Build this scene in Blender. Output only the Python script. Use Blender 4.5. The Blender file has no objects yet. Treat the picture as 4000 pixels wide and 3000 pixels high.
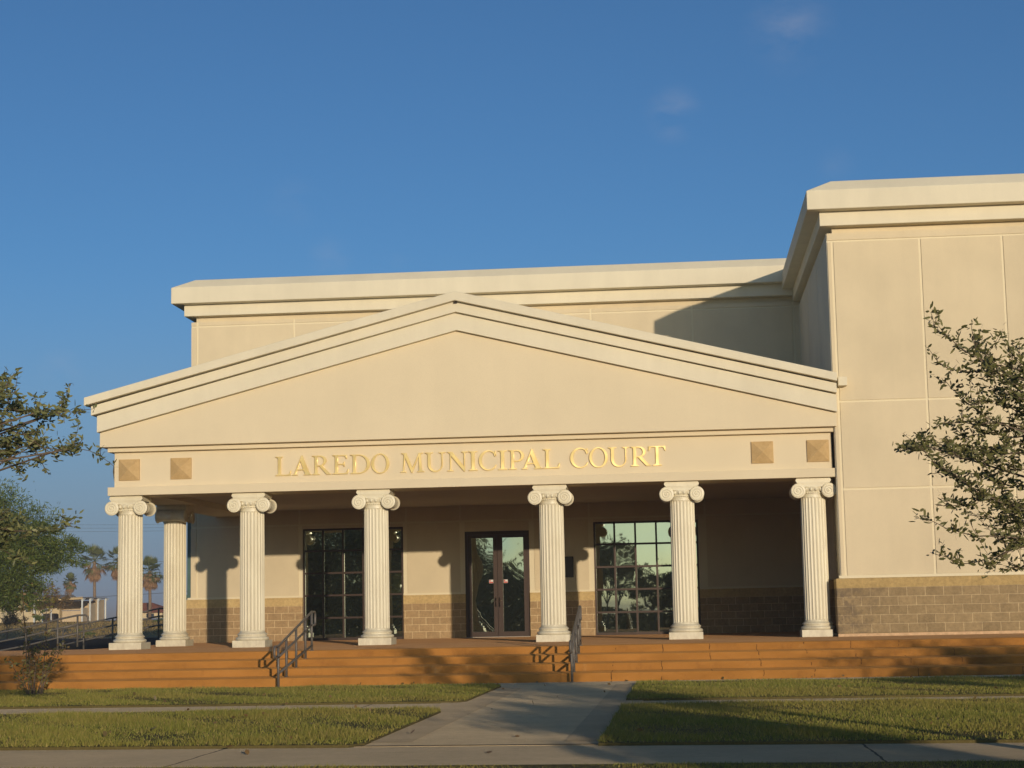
import bpy, math, random
from mathutils import Vector, Matrix
import numpy as np

R = math.radians
scene = bpy.context.scene
col = scene.collection
rnd = random.Random(7)
nrnd = np.random.RandomState(11)

# ------------------------------------------------------------------ camera
F_PX = 7059.16
CAM = Vector((11.1146, -42.5408, 0.6807))
YAW, PITCH, ROLL = 0.090833, 0.126181, -0.020087
_f = Vector((-math.sin(YAW)*math.cos(PITCH), math.cos(YAW)*math.cos(PITCH), math.sin(PITCH)))
_r = Vector((math.cos(YAW), math.sin(YAW), 0))
_u = _r.cross(_f)
_r2 = math.cos(ROLL)*_r + math.sin(ROLL)*_u
_u2 = -math.sin(ROLL)*_r + math.cos(ROLL)*_u
cd = bpy.data.cameras.new('camera')
cam = bpy.data.objects.new('camera', cd)
col.objects.link(cam)
cam.matrix_world = Matrix(((_r2.x, _u2.x, -_f.x, CAM.x), (_r2.y, _u2.y, -_f.y, CAM.y),
                           (_r2.z, _u2.z, -_f.z, CAM.z), (0, 0, 0, 1)))
cd.sensor_width = 36
cd.lens = F_PX/4000*36
cd.clip_end = 6000
scene.camera = cam


def at(u, v, Y):
    """survey point: the place on the vertical plane y=Y seen at photo pixel (u, v)"""
    d = _f + _r2*((u-2000)/F_PX) + _u2*((1500-v)/F_PX)
    return CAM + d*((Y-CAM.y)/d.y)


# ------------------------------------------------------------------ materials
class NT:
    def __init__(self, name):
        self.m = bpy.data.materials.new(name)
        self.m.use_nodes = True
        self.t = self.m.node_tree
        self.b = self.t.nodes['Principled BSDF']
        self.out = self.t.nodes['Material Output']

    def n(self, typ, **kw):
        nd = self.t.nodes.new(typ)
        for k, v in kw.items():
            if hasattr(nd, k):
                setattr(nd, k, v)
            else:
                nd.inputs[k.replace('_', ' ')].default_value = v
        return nd

    def l(self, a, b):
        self.t.links.new(a, b)

    def coord(self):
        return self.n('ShaderNodeTexCoord').outputs['Object']

    def noise(self, scale, detail=4, rough=.55, vec=None, stretch=None):
        nd = self.n('ShaderNodeTexNoise')
        nd.inputs['Scale'].default_value = scale
        nd.inputs['Detail'].default_value = detail
        nd.inputs['Roughness'].default_value = rough
        v = vec if vec is not None else self.coord()
        if stretch:
            mp = self.n('ShaderNodeMapping')
            mp.inputs['Scale'].default_value = stretch
            self.l(v, mp.inputs['Vector'])
            v = mp.outputs['Vector']
        self.l(v, nd.inputs['Vector'])
        return nd.outputs['Fac']

    def ramp(self, fac, stops):
        nd = self.n('ShaderNodeValToRGB')
        e = nd.color_ramp.elements
        while len(e) < len(stops):
            e.new(.5)
        for i, (p, c) in enumerate(stops):
            e[i].position = p
            e[i].color = (*c, 1) if len(c) == 3 else c
        self.l(fac, nd.inputs['Fac'])
        return nd.outputs['Color']

    def mix(self, fac, a, b, blend='MIX'):
        nd = self.n('ShaderNodeMix', data_type='RGBA', blend_type=blend)
        for s, v in ((0, fac), (6, a), (7, b)):
            if hasattr(v, 'is_output'):
                self.l(v, nd.inputs[s])
            elif s == 0:
                nd.inputs[0].default_value = v
            else:
                nd.inputs[s].default_value = (*v, 1)
        return nd.outputs[2]

    def math(self, op, a, b=None, c=None):
        nd = self.n('ShaderNodeMath', operation=op)
        for i, v in enumerate((a, b, c)):
            if v is None:
                continue
            if hasattr(v, 'is_output'):
                self.l(v, nd.inputs[i])
            else:
                nd.inputs[i].default_value = v
        return nd.outputs[0]

    def bump(self, h, strength=.3, dist=.01):
        nd = self.n('ShaderNodeBump')
        nd.inputs['Strength'].default_value = strength
        nd.inputs['Distance'].default_value = dist
        self.l(h, nd.inputs['Height'])
        self.l(nd.outputs['Normal'], self.b.inputs['Normal'])

    def color(self, c):
        if hasattr(c, 'is_output'):
            self.l(c, self.b.inputs['Base Color'])
        else:
            self.b.inputs['Base Color'].default_value = (*c, 1)

    def set(self, rough=.7, spec=.3, metal=0, dr=None):
        if dr is not None:
            self.b.inputs['Diffuse Roughness'].default_value = dr
        self.b.inputs['Roughness'].default_value = rough
        self.b.inputs['Specular IOR Level'].default_value = spec
        self.b.inputs['Metallic'].default_value = metal
        return self.m


def sc(c, k):
    return tuple(x*k for x in c)


def stucco(name, c, var=.10, streak=.08, bumpd=.004):
    t = NT(name)
    co = t.coord()
    a = t.noise(.55, 5, .6, co)
    base = t.ramp(a, [(.30, sc(c, 1-var)), (.70, sc(c, 1+var*.5))])
    s = t.noise(1.0, 6, .65, co, (1.6, 1.6, .16))
    base = t.mix(t.math('MULTIPLY', t.math('GREATER_THAN', s, 0), streak), base,
                 t.ramp(s, [(.35, sc(c, .55)), (.62, sc(c, 1.08))]))
    fine = t.noise(55, 3, .6, co)
    base = t.mix(.10, base, t.ramp(fine, [(.3, sc(c, .6)), (.7, sc(c, 1.25))]))
    t.color(base)
    t.bump(t.noise(90, 4, .7, co), .35, bumpd)
    return t.set(.9, .15)


WALL = (.71, .60, .40)
M = {}
M['stucco'] = stucco('cream_stucco', WALL)
M['stucco_side'] = stucco('grey_cream_stucco', (.66, .61, .47))
M['reveal'] = stucco('smooth_reveal', (.78, .69, .48), .04, .03, .001)
M['trim'] = stucco('cornice_stucco', (.77, .70, .52), .07, .12, .002)
M['entab'] = stucco('entablature_stucco', (.755, .645, .44), .05, .04, .002)
M['ceiling'] = stucco('ceiling_paint', (.62, .54, .42), .05, 0)


def col_mat():
    t = NT('column_paint')
    co0 = t.coord()
    oi = t.n('ShaderNodeObjectInfo')
    va = t.n('ShaderNodeVectorMath', operation='ADD')
    ofs = t.n('ShaderNodeCombineXYZ')
    t.l(t.math('MULTIPLY', oi.outputs['Random'], 40), ofs.inputs[2])
    t.l(co0, va.inputs[0])
    t.l(ofs.outputs[0], va.inputs[1])
    co = va.outputs[0]
    g = t.noise(2.2, 5, .6, co, (1, 1, .35))
    c = t.ramp(g, [(.30, (.70, .63, .45)), (.55, (.80, .735, .54))])
    d = t.noise(7, 6, .7, co, (2.5, 2.5, .3))
    c = t.mix(t.ramp(d, [(.58, (0, 0, 0)), (.72, (.35, .35, .35))]), c, (.38, .32, .24))
    sp = t.n('ShaderNodeSeparateXYZ')
    t.l(co0, sp.inputs[0])
    low = t.n('ShaderNodeMapRange')
    low.inputs['From Min'].default_value = .9
    low.inputs['From Max'].default_value = .0
    low.inputs['To Max'].default_value = .55
    t.l(sp.outputs['Z'], low.inputs['Value'])
    gr = t.ramp(t.noise(5, 6, .7, co, (1, 1, .5)), [(.40, (0, 0, 0)), (.66, (1, 1, 1))])
    c = t.mix(t.math('MULTIPLY', gr, low.outputs[0]), c, (.44, .36, .25))
    c = t.mix(t.math('MULTIPLY', oi.outputs['Random'], .16), c, (.62, .52, .34))
    t.color(c)
    t.bump(t.noise(60, 3, .6, co), .08, .002)
    return t.set(.42, .4)


M['column'] = col_mat()


def tan_mat():
    t = NT('tan_cast_stone')
    co = t.coord()
    c = t.ramp(t.noise(5, 6, .65, co), [(.3, (.50, .33, .14)), (.7, (.64, .45, .22))])
    c = t.mix(.25, c, t.ramp(t.noise(70, 3, .6, co), [(.35, (.30, .19, .08)), (.6, (.6, .44, .23))]))
    t.color(c)
    t.bump(t.noise(80, 4, .7, co), .4, .004)
    return t.set(.9, .15)


M['tan'] = tan_mat()


def block_mat(name, row_h, cap_z, z0, dark, buff, mort, contrast=.08, stain=0., msize=.008):
    t = NT(name)
    co = t.coord()
    sp = t.n('ShaderNodeSeparateXYZ')
    t.l(co, sp.inputs[0])
    u = t.math('ADD', sp.outputs['X'], sp.outputs['Y'])
    z = t.math('SUBTRACT', sp.outputs['Z'], z0)
    cb = t.n('ShaderNodeCombineXYZ')
    t.l(u, cb.inputs[0])
    t.l(z, cb.inputs[1])
    br = t.n('ShaderNodeTexBrick')
    br.offset = .5
    br.inputs['Scale'].default_value = 1
    br.inputs['Brick Width'].default_value = row_h*2
    br.inputs['Row Height'].default_value = row_h
    br.inputs['Mortar Size'].default_value = msize
    br.inputs['Mortar Smooth'].default_value = .25
    br.inputs['Bias'].default_value = 0
    br.inputs['Color1'].default_value = (*sc(dark, 1-contrast), 1)
    br.inputs['Color2'].default_value = (*sc(dark, 1+contrast), 1)
    br.inputs['Mortar'].default_value = (*mort, 1)
    t.l(cb.outputs[0], br.inputs['Vector'])
    # buff course on top: tint the blocks there
    topm = t.math('GREATER_THAN', sp.outputs['Z'], cap_z)
    notm = t.math('SUBTRACT', 1, br.outputs['Fac'])
    c = t.mix(t.math('MULTIPLY', topm, notm), br.outputs['Color'], buff)
    c = t.mix(t.math('MULTIPLY', topm, br.outputs['Fac']), c, sc(buff, 1.05))
    n1 = t.noise(14, 6, .7, co)
    c = t.mix(.35, c, t.ramp(n1, [(.32, (.35, .35, .35)), (.68, (.9, .9, .9))]), 'OVERLAY')
    n2 = t.noise(3.2, 4, .6, co)
    c = t.mix(.20, c, t.ramp(n2, [(.3, (.25, .25, .25)), (.7, (.8, .8, .8))]), 'OVERLAY')
    if stain:
        # soot-dark weathering near the free corner of the wing
        dx = t.math('SUBTRACT', sp.outputs['X'], 14.6)
        k = t.n('ShaderNodeMapRange')
        k.inputs['From Min'].default_value = .1
        k.inputs['From Max'].default_value = 1.5
        k.inputs['To Min'].default_value = 1
        k.inputs['To Max'].default_value = 0
        t.l(dx, k.inputs['Value'])
        s = t.math('MULTIPLY', k.outputs[0], t.math('GREATER_THAN', 1.1, sp.outputs['Z']))
        n3 = t.ramp(t.noise(4.5, 5, .7, co), [(.42, (0, 0, 0)), (.6, (1, 1, 1))])
        s = t.math('MULTIPLY', s, n3)
        c = t.mix(t.math('MULTIPLY', s, stain), c, (.13, .10, .075))
    t.color(c)
    h = t.math('ADD', t.math('MULTIPLY', notm, 1.0), t.math('MULTIPLY', n1, .55))
    t.bump(h, .7, .008)
    return t.set(.93, .12)


M['block'] = block_mat('split_face_block', .2032, 1.016, 0, (.36, .245, .128), (.52, .37, .17), (.70, .51, .29))
M['block_wing'] = block_mat('split_face_block_wing', .2065, 1.10, .069, (.285, .208, .110), (.41, .29, .125), (.49, .37, .21), stain=.75)


def step_mat():
    t = NT('orange_stained_concrete')
    co = t.coord()
    c = t.ramp(t.noise(1.1, 5, .6, co, (1, 1, 3)), [(.28, (.39, .178, .040)), (.72, (.51, .240, .058))])
    s = t.noise(2.3, 6, .7, co, (1, 1, .6))
    c = t.mix(t.ramp(s, [(.55, (0, 0, 0)), (.75, (.55, .55, .55))]), c, (.27, .115, .035))
    s2 = t.noise(3.1, 4, .7, co, (1, .3, .5))
    c = t.mix(t.ramp(s2, [(.64, (0, 0, 0)), (.74, (.5, .5, .5))]), c, (.55, .33, .12))
    sp = t.n('ShaderNodeSeparateXYZ')
    t.l(co, sp.inputs[0])
    # hairline control joints, slightly wandering
    w = t.math('MULTIPLY', t.math('SUBTRACT', t.noise(5, 3, .6, co), .5), .09)
    fx = t.math('FRACT', t.math('ADD', t.math('DIVIDE', sp.outputs['X'], .93), w))
    d = t.math('LESS_THAN', t.math('ABSOLUTE', t.math('SUBTRACT', fx, .5)), .007)
    right = t.math('GREATER_THAN', sp.outputs['X'], 9.3)
    front = t.math('LESS_THAN', sp.outputs['Y'], -5.9)
    n3 = t.math('GREATER_THAN', t.noise(5.5, 2, .5, co, (1, .2, 1)), .52)
    d = t.math('MULTIPLY', t.math('MULTIPLY', d, right), t.math('MULTIPLY', front, n3))
    c = t.mix(t.math('MULTIPLY', d, .85), c, (.06, .03, .015))
    # dark stain at the right-hand end, mostly tree shade painted into the colour
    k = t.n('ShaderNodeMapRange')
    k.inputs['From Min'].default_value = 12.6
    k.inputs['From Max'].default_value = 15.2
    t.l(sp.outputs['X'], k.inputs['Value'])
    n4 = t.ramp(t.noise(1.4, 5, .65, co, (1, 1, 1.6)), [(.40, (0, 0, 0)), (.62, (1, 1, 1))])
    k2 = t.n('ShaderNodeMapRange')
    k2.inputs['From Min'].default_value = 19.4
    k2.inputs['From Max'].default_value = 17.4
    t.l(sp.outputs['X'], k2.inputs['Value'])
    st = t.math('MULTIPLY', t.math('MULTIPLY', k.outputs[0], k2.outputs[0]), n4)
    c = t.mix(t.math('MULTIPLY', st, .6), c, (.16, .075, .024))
    t.color(c)
    t.bump(t.noise(45, 5, .7, co), .45, .006)
    return t.set(1, .1, 0, .5)


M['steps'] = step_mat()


def terr_mat():
    t = NT('worn_stained_floor')
    co = t.coord()
    c = t.ramp(t.noise(.9, 6, .65, co), [(.28, (.40, .20, .075)), (.72, (.54, .30, .125))])
    c = t.mix(.25, c, t.ramp(t.noise(8, 5, .7, co), [(.3, (.25, .12, .05)), (.7, (.6, .36, .18))]))
    t.color(c)
    t.bump(t.noise(45, 5, .7, co), 1, .018)
    return t.set(.9, .12, 0, 1)


M['floor'] = terr_mat()


def conc_mat(name, c, joint=None, axis='X', off=0.):
    t = NT(name)
    co = t.coord()
    a = t.ramp(t.noise(.8, 6, .6, co), [(.28, sc(c, .80)), (.72, sc(c, 1.10))])
    a = t.mix(.22, a, t.ramp(t.noise(16, 5, .7, co), [(.3, sc(c, .55)), (.7, sc(c, 1.3))]))
    s = t.noise(2.1, 5, .7, co, (.25, 1.6, 1))
    a = t.mix(t.ramp(s, [(.58, (0, 0, 0)), (.75, (.4, .4, .4))]), a, sc(c, .58))
    h = t.noise(45, 5, .7, co)
    if joint:
        sp = t.n('ShaderNodeSeparateXYZ')
        t.l(co, sp.inputs[0])
        w = t.math('MULTIPLY', t.math('SUBTRACT', t.noise(3, 3, .6, co), .5), .01)
        fx = t.math('FRACT', t.math('ADD', t.math('DIVIDE', t.math('SUBTRACT', sp.outputs[axis], off), joint), w))
        d = t.math('LESS_THAN', t.math('ABSOLUTE', t.math('SUBTRACT', fx, .5)), .012/joint)
        a = t.mix(t.math('MULTIPLY', d, .8), a, (.05, .045, .04))
    t.color(a)
    t.bump(h, 1, .022)
    return t.set(1, .08, 0, 1)


M['walk'] = conc_mat('sidewalk_concrete', (.58, .46, .29), 6.2, 'X', 9.65)
M['path'] = conc_mat('path_concrete', (.68, .53, .32))
M['ramp'] = conc_mat('ramp_concrete', (.30, .27, .23))
M['kerb'] = conc_mat('kerb_concrete', (.5, .45, .38))


def asphalt():
    t = NT('asphalt')
    co = t.coord()
    c = t.ramp(t.noise(1.2, 6, .7, co), [(.3, (.040, .034, .026)), (.7, (.065, .054, .042))])
    t.color(c)
    t.bump(t.noise(60, 4, .7, co), .5, .006)
    return t.set(1, .0)


M['asphalt'] = asphalt()


def ground_mat(name, c1, c2, s=.6):
    t = NT(name)
    co = t.coord()
    c = t.ramp(t.noise(s, 6, .65, co), [(.3, c1), (.7, c2)])
    c = t.mix(.4, c, t.ramp(t.noise(s*18, 5, .7, co), [(.3, sc(c1, .6)), (.7, sc(c2, 1.2))]))
    t.color(c)
    t.bump(t.noise(s*30, 5, .7, co), .6, .02)
    return t.set(.95, .1)


M['soil'] = ground_mat('lawn_soil', (.10, .08, .028), (.17, .135, .05), 2.2)
M['field'] = ground_mat('dry_field', (.24, .155, .065), (.36, .25, .11), .12)
M['earth'] = ground_mat('earth', (.22, .17, .10), (.32, .25, .15), .05)


def grass_mat(name, cols):
    t = NT(name)
    oi = t.n('ShaderNodeNewGeometry')
    c = t.ramp(oi.outputs['Random Per Island'], [(i/(len(cols)-1), k) for i, k in enumerate(cols)])
    co = t.coord()
    p = t.ramp(t.noise(.45, 4, .6, co, (.6, 1, 1)), [(.42, (0, 0, 0)), (.60, (1, 1, 1))])
    c = t.mix(t.math('MULTIPLY', p, .40), c, (.32, .24, .065))
    t.color(c)
    m = t.set(.7, .2)
    return m


M['grass'] = grass_mat('lawn_grass', [(.15, .175, .026), (.21, .22, .036), (.28, .26, .055), (.18, .195, .032), (.44, .33, .12)])
M['drygrass'] = grass_mat('dry_grass', [(.24, .16, .06), (.30, .21, .085), (.16, .14, .045)])


def leaf_mat(name, cols, trans=.25, rough=.45):
    t = NT(name)
    g = t.n('ShaderNodeNewGeometry')
    c = t.ramp(g.outputs['Random Per Island'], [(i/(len(cols)-1), k) for i, k in enumerate(cols)])
    t.color(c)
    t.set(rough, .35)
    tr = t.n('ShaderNodeBsdfTranslucent')
    t.l(c, tr.inputs['Color'])
    mx = t.n('ShaderNodeMixShader')
    mx.inputs[0].default_value = trans
    t.l(t.b.outputs[0], mx.inputs[1])
    t.l(tr.outputs[0], mx.inputs[2])
    t.l(mx.outputs[0], t.out.inputs['Surface'])
    return t.m


M['oak_leaf'] = leaf_mat('oak_leaves', [(.15, .155, .05), (.21, .20, .07), (.11, .115, .038), (.30, .27, .11)])
M['oak_leaf_grey'] = leaf_mat('oak_leaves_greyer', [(.18, .20, .085), (.24, .25, .10), (.13, .145, .06), (.34, .33, .13)])
M['mesq_leaf'] = leaf_mat('mesquite_leaves', [(.10, .155, .03), (.15, .20, .038), (.065, .10, .022), (.22, .24, .05)])
M['dry_leaf'] = leaf_mat('dry_leaves', [(.20, .125, .05), (.27, .165, .07), (.13, .11, .04)])
M['palm_leaf'] = leaf_mat('palm_fronds', [(.11, .14, .04), (.17, .18, .06), (.08, .11, .035)])
M['palm_dead'] = leaf_mat('dead_fronds', [(.32, .18, .09), (.24, .14, .07), (.38, .23, .12)], .1, .8)
M['bush_leaf'] = leaf_mat('shrub_leaves', [(.17, .17, .04), (.23, .20, .06), (.12, .11, .035), (.28, .16, .065)])


def plain(name, c, rough=.6, spec=.3, metal=0, var=.15, s=6):
    t = NT(name)
    co = t.coord()
    t.color(t.ramp(t.noise(s, 5, .6, co), [(.3, sc(c, 1-var)), (.7, sc(c, 1+var))]))
    return t.set(rough, spec, metal)


M['bark'] = plain('bark', (.16, .12, .085), .95, .1, 0, .3, 18)
M['palm_bark'] = plain('palm_bark', (.24, .17, .11), .95, .1, 0, .3, 10)
M['rail'] = plain('grey_rail_paint', (.15, .135, .115), .5, .4, .2, .2, 30)
M['frame'] = plain('bronze_aluminium', (.052, .031, .021), .45, .4, .3, .1)
M['handle'] = plain('handle_metal', (.05, .035, .025), .3, .5, .7)
M['chrome'] = plain('polished_lock', (.7, .66, .55), .2, .5, 1)
M['plaque'] = plain('dark_bronze_plaque', (.05, .04, .03), .4, .4, .5)
M['downspout'] = plain('teal_metal', (.075, .14, .125), .5, .4, .1)
M['white'] = plain('white_paint', (.66, .68, .64), .6, .3, 0, .08)
M['red'] = plain('sticker_red', (.55, .06, .04), .5)
M['paper'] = plain('sticker_white', (.72, .68, .62), .5)
M['cable'] = plain('cable_black', (.10, .10, .10), .6)
M['house'] = plain('cream_siding', (.66, .54, .33), .85, .2, 0, .08, .8)
M['beige_panel'] = plain('beige_panel', (.62, .47, .28), .8, .2, 0, .06, .6)
M['shed_roof'] = plain('weathered_roof', (.27, .25, .23), .7, .3, 0, .2, 2)
M['fascia'] = plain('yellowed_fascia', (.58, .43, .22), .7, .3, 0, .15, 3)
M['red_roof'] = plain('red_shingle', (.34, .13, .075), .9, .1, 0, .2, 3)
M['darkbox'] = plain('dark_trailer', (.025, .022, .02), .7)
M['wood'] = plain('weathered_wood', (.14, .10, .07), .9, .1, 0, .3, 4)
M['win_dark'] = plain('dark_glass_far', (.05, .06, .07), .2, .5)


def gold():
    t = NT('polished_gold')
    co = t.coord()
    t.color(t.ramp(t.noise(1.2, 3, .5, co), [(.3, (1.0, .70, .24)), (.7, (1.0, .80, .36))]))
    t.bump(t.noise(1.4, 1, .5, co), 1, .05)
    return t.set(.30, .8, .55)


M['gold'] = gold()


def glass():
    t = NT('reflective_tinted_glass')
    t.color((.010, .013, .011))
    t.set(.015, .5)
    gl = t.n('ShaderNodeBsdfGlossy')
    gl.inputs['Color'].default_value = (.72, .80, .62, 1)
    gl.inputs['Roughness'].default_value = .012
    bp = t.n('ShaderNodeBump')
    bp.inputs['Strength'].default_value = .05
    bp.inputs['Distance'].default_value = .02
    t.l(t.noise(1.3, 2, .5, t.coord()), bp.inputs['Height'])
    t.l(bp.outputs[0], gl.inputs['Normal'])
    mx = t.n('ShaderNodeMixShader')
    mx.inputs[0].default_value = .55
    t.l(t.b.outputs[0], mx.inputs[1])
    t.l(gl.outputs[0], mx.inputs[2])
    t.l(mx.outputs[0], t.out.inputs['Surface'])
    return t.m


M['glass'] = glass()


# ------------------------------------------------------------------ mesh helpers
class MB:
    def __init__(self):
        self.v = []
        self.f = []
        self.smooth = []

    def add(self, vs, fs, smooth=False):
        o = len(self.v)
        self.v += [tuple(p) for p in vs]
        self.f += [tuple(i+o for i in f) for f in fs]
        self.smooth += [smooth]*len(fs)
        return self

    def box(self, x0, x1, y0, y1, z0, z1):
        vs = [(x, y, z) for z in (z0, z1) for y in (y0, y1) for x in (x0, x1)]
        return self.add(vs, [(0, 2, 3, 1), (4, 5, 7, 6), (0, 1, 5, 4), (2, 6, 7, 3), (0, 4, 6, 2), (1, 3, 7, 5)])

    def prism(self, poly, y0, y1, axis='y'):
        """polygon of (a, b) extruded along an axis: 'y' -> (x,z), 'x' -> (y,z), 'z' -> (x,y)"""
        n = len(poly)
        f = {'y': lambda a, b, c: (a, c, b), 'x': lambda a, b, c: (c, a, b), 'z': lambda a, b, c: (a, b, c)}[axis]
        vs = [f(a, b, y0) for a, b in poly]+[f(a, b, y1) for a, b in poly]
        fs = [tuple(range(n)), tuple(range(2*n-1, n-1, -1))]
        fs += [(i, i+n, (i+1) % n+n, (i+1) % n) for i in range(n)]
        return self.add(vs, fs)

    def tube(self, pts, rad, seg=8, caps=True):
        pts = [Vector(p) for p in pts]
        rs = rad if isinstance(rad, (list, tuple)) else [rad]*len(pts)
        vs, fs = [], []
        t0 = (pts[1]-pts[0]).normalized()
        nrm = t0.orthogonal().normalized()
        for i, p in enumerate(pts):
            if i == 0:
                t = t0
            elif i == len(pts)-1:
                t = (pts[i]-pts[i-1]).normalized()
            else:
                t = ((pts[i+1]-p).normalized()+(p-pts[i-1]).normalized())
                t = t.normalized() if t.length > 1e-6 else (pts[i+1]-p).normalized()
            nrm = (nrm-t*nrm.dot(t))
            nrm = nrm.normalized() if nrm.length > 1e-6 else t.orthogonal().normalized()
            b = t.cross(nrm)
            for k in range(seg):
                a = 2*math.pi*k/seg
                vs.append(p+(nrm*math.cos(a)+b*math.sin(a))*rs[i])
        for i in range(len(pts)-1):
            for k in range(seg):
                fs.append((i*seg+k, i*seg+(k+1) % seg, (i+1)*seg+(k+1) % seg, (i+1)*seg+k))
        if caps:
            fs.append(tuple(range(seg-1, -1, -1)))
            fs.append(tuple(range((len(pts)-1)*seg, len(pts)*seg)))
        return self.add(vs, fs, True)

    def lathe(self, prof, seg=40, center=(0, 0, 0), axis='z', caps=True):
        vs, fs = [], []
        cx, cy, cz = center
        for r, h in prof:
            for k in range(seg):
                a = 2*math.pi*k/seg
                c, s = r*math.cos(a), r*math.sin(a)
                vs.append({'z': (cx+c, cy+s, cz+h), 'y': (cx+c, cy+h, cz-s), 'x': (cx+h, cy+c, cz+s)}[axis])
        n = len(prof)
        for i in range(n-1):
            for k in range(seg):
                fs.append((i*seg+k, i*seg+(k+1) % seg, (i+1)*seg+(k+1) % seg, (i+1)*seg+k))
        if caps:
            fs.append(tuple(range(seg-1, -1, -1)))
            fs.append(tuple(range((n-1)*seg, n*seg)))
        return self.add(vs, fs, True)

    def ball(self, c, rx, ry, rz, seg=10, rings=6):
        pr = []
        vs, fs = [], []
        for i in range(rings+1):
            th = math.pi*i/rings
            for k in range(seg):
                a = 2*math.pi*k/seg
                vs.append((c[0]+rx*math.sin(th)*math.cos(a), c[1]+ry*math.sin(th)*math.sin(a), c[2]+rz*math.cos(th)))
        for i in range(rings):
            for k in range(seg):
                fs.append((i*seg+k, (i+1)*seg+k, (i+1)*seg+(k+1) % seg, i*seg+(k+1) % seg))
        return self.add(vs, fs, True)

    def build(self, name, mat, parent=None, loc=None, bevel=0.):
        me = bpy.data.meshes.new(name)
        me.from_pydata(self.v, [], self.f)
        me.polygons.foreach_set('use_smooth', self.smooth)
        me.materials.append(mat)
        me.update()
        o = bpy.data.objects.new(name, me)
        col.objects.link(o)
        if parent is not None:
            o.parent = parent
        if loc is not None:
            o.location = loc
        if any(self.smooth) and not all(self.smooth):
            pass
        if bevel:
            md = o.modifiers.new('bevel', 'BEVEL')
            md.width = bevel
            md.segments = 2
            md.limit_method = 'ANGLE'
            md.angle_limit = R(40)
        return o


def poly_object(name, V, NF, mat, parent=None, k=4, smooth=False):
    """fast mesh from numpy: V (n,3), every k consecutive verts one face"""
    me = bpy.data.meshes.new(name)
    n = len(V)
    me.vertices.add(n)
    me.vertices.foreach_set('co', np.asarray(V, np.float32).ravel())
    nf = n//k
    me.loops.add(n)
    me.loops.foreach_set('vertex_index', np.arange(n, dtype=np.int32))
    me.polygons.add(nf)
    me.polygons.foreach_set('loop_start', np.arange(0, n, k, dtype=np.int32))
    me.polygons.foreach_set('loop_total', np.full(nf, k, np.int32))
    me.update(calc_edges=True)
    me.materials.append(mat)
    o = bpy.data.objects.new(name, me)
    col.objects.link(o)
    if parent is not None:
        o.parent = parent
    return o


def tag(o, label=None, cat=None, group=None, kind=None):
    if label: o['label'] = label
    if cat: o['category'] = cat
    if group: o['group'] = group
    if kind: o['kind'] = kind
    return o


def thing(name, label, cat, loc=(0, 0, 0), group=None):
    o = bpy.data.objects.new(name, None)
    col.objects.link(o)
    o.location = loc
    o.empty_display_size = .3
    return tag(o, label, cat, group)


def copy_tree(o, parent=None):
    kids = list(o.children)
    c = o.copy()
    col.objects.link(c)
    c.parent = parent
    for ch in kids:
        copy_tree(ch, c)
    return c


# ------------------------------------------------------------------ survey of the building
YB = 10.013          # porch back wall
XL, XR = -2.455, 14.70
YW, XW = -.25, 14.777
ZG = -.60            # ground at the foot of the steps

court = thing('courthouse', 'cream stucco courthouse with a gabled portico on fluted white columns',
              'courthouse', (6, 4, 0))
BASE = Vector((6, 4, 0))


def part(mb, name, mat, parent=None, bevel=0.):
    """a part of the courthouse, written in world coordinates"""
    if parent is None:
        o = mb.build(name, mat, court, None, bevel)
        o.location = -BASE
    else:
        o = mb.build(name, mat, parent, None, bevel)
    return o


def panels(mb, cols, rows, y0, y1):
    for a, b in cols:
        for c, d in rows:
            mb.box(a, b, y0, y1, c, d)


# ---- main block: wall, reveals
G = .03
wall = MB()
# porch level, leaving the three openings
W1, DR, W2 = (.05, 3.03), (4.85, 6.73), (8.61, 11.63)
segs = [(-3.31, W1[0]), (W1[1], DR[0]), (DR[1], W2[0]), (W2[1], 14.78)]
for a, b in segs:
    wall.box(a, b, YB+.025, YB+.35, -.02, 3.30)
wall.box(DR[0], DR[1], YB+.026, YB+.35, 3.07, 3.30)
wall.box(-3.31, 14.78, YB+.025, YB+.351, 3.302, 9.54)
wall.box(-3.309, -2.9, YB+.352, 45, -.7, 9.53)
wall_o = part(wall, 'wall_base', M['reveal'])
pan = MB()
vg = [-3.12, -.05, 3.12, 4.73, 6.85, 8.49, 11.84]


def cells(edges, lo, hi):
    e = [lo]+[q for g in edges for q in (g-G, g+G)]+[hi]
    return [(e[i], e[i+1]) for i in range(0, len(e), 2)]


for a, b in cells(vg, -3.312, 14.785):
    mid = (a+b)/2
    inw = any(p[0] < mid < p[1] for p in (W1, DR, W2))
    for p in (W1, DR, W2):
        if not inw:
            if a < p[1] < b: a = p[1]
            if a < p[0] < b: b = p[0]
    if inw:
        continue
    pan.box(a, b, YB, YB+.03, 1.32, 3.35)
for a, b in cells([-3.12, -.05, 3.12, 4.73, 6.85, 8.49, 11.84], -3.312, 14.785):
    pan.box(a, b, YB, YB+.03, 3.41, 4.4)
pan.box(W1[0]+.0, W1[1], YB+.001, YB+.03, 3.262, 3.35)
pan.box(W2[0], W2[1], YB+.001, YB+.03, 3.262, 3.35)
pan.box(DR[0], DR[1], YB+.001, YB+.03, 3.075, 3.35)
pan.box(W1[0]-.02, W1[0]+.0, YB+.001, YB+.03, 1.32, 3.35)
for a, b in cells([-3.12, -.17, 2.79, 5.75, 8.70, 11.66, 14.59], -3.312, 14.785):
    pan.box(a, b, YB, YB+.03, 4.46, 9.38)
    pan.box(a, b, YB, YB+.03, 9.43, 9.541)
# left flank of the main block
pan.box(-3.312, -3.28, YB+.4, 45, 1.32, 9.541)
part(pan, 'stucco_panels', M['stucco'])

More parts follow.
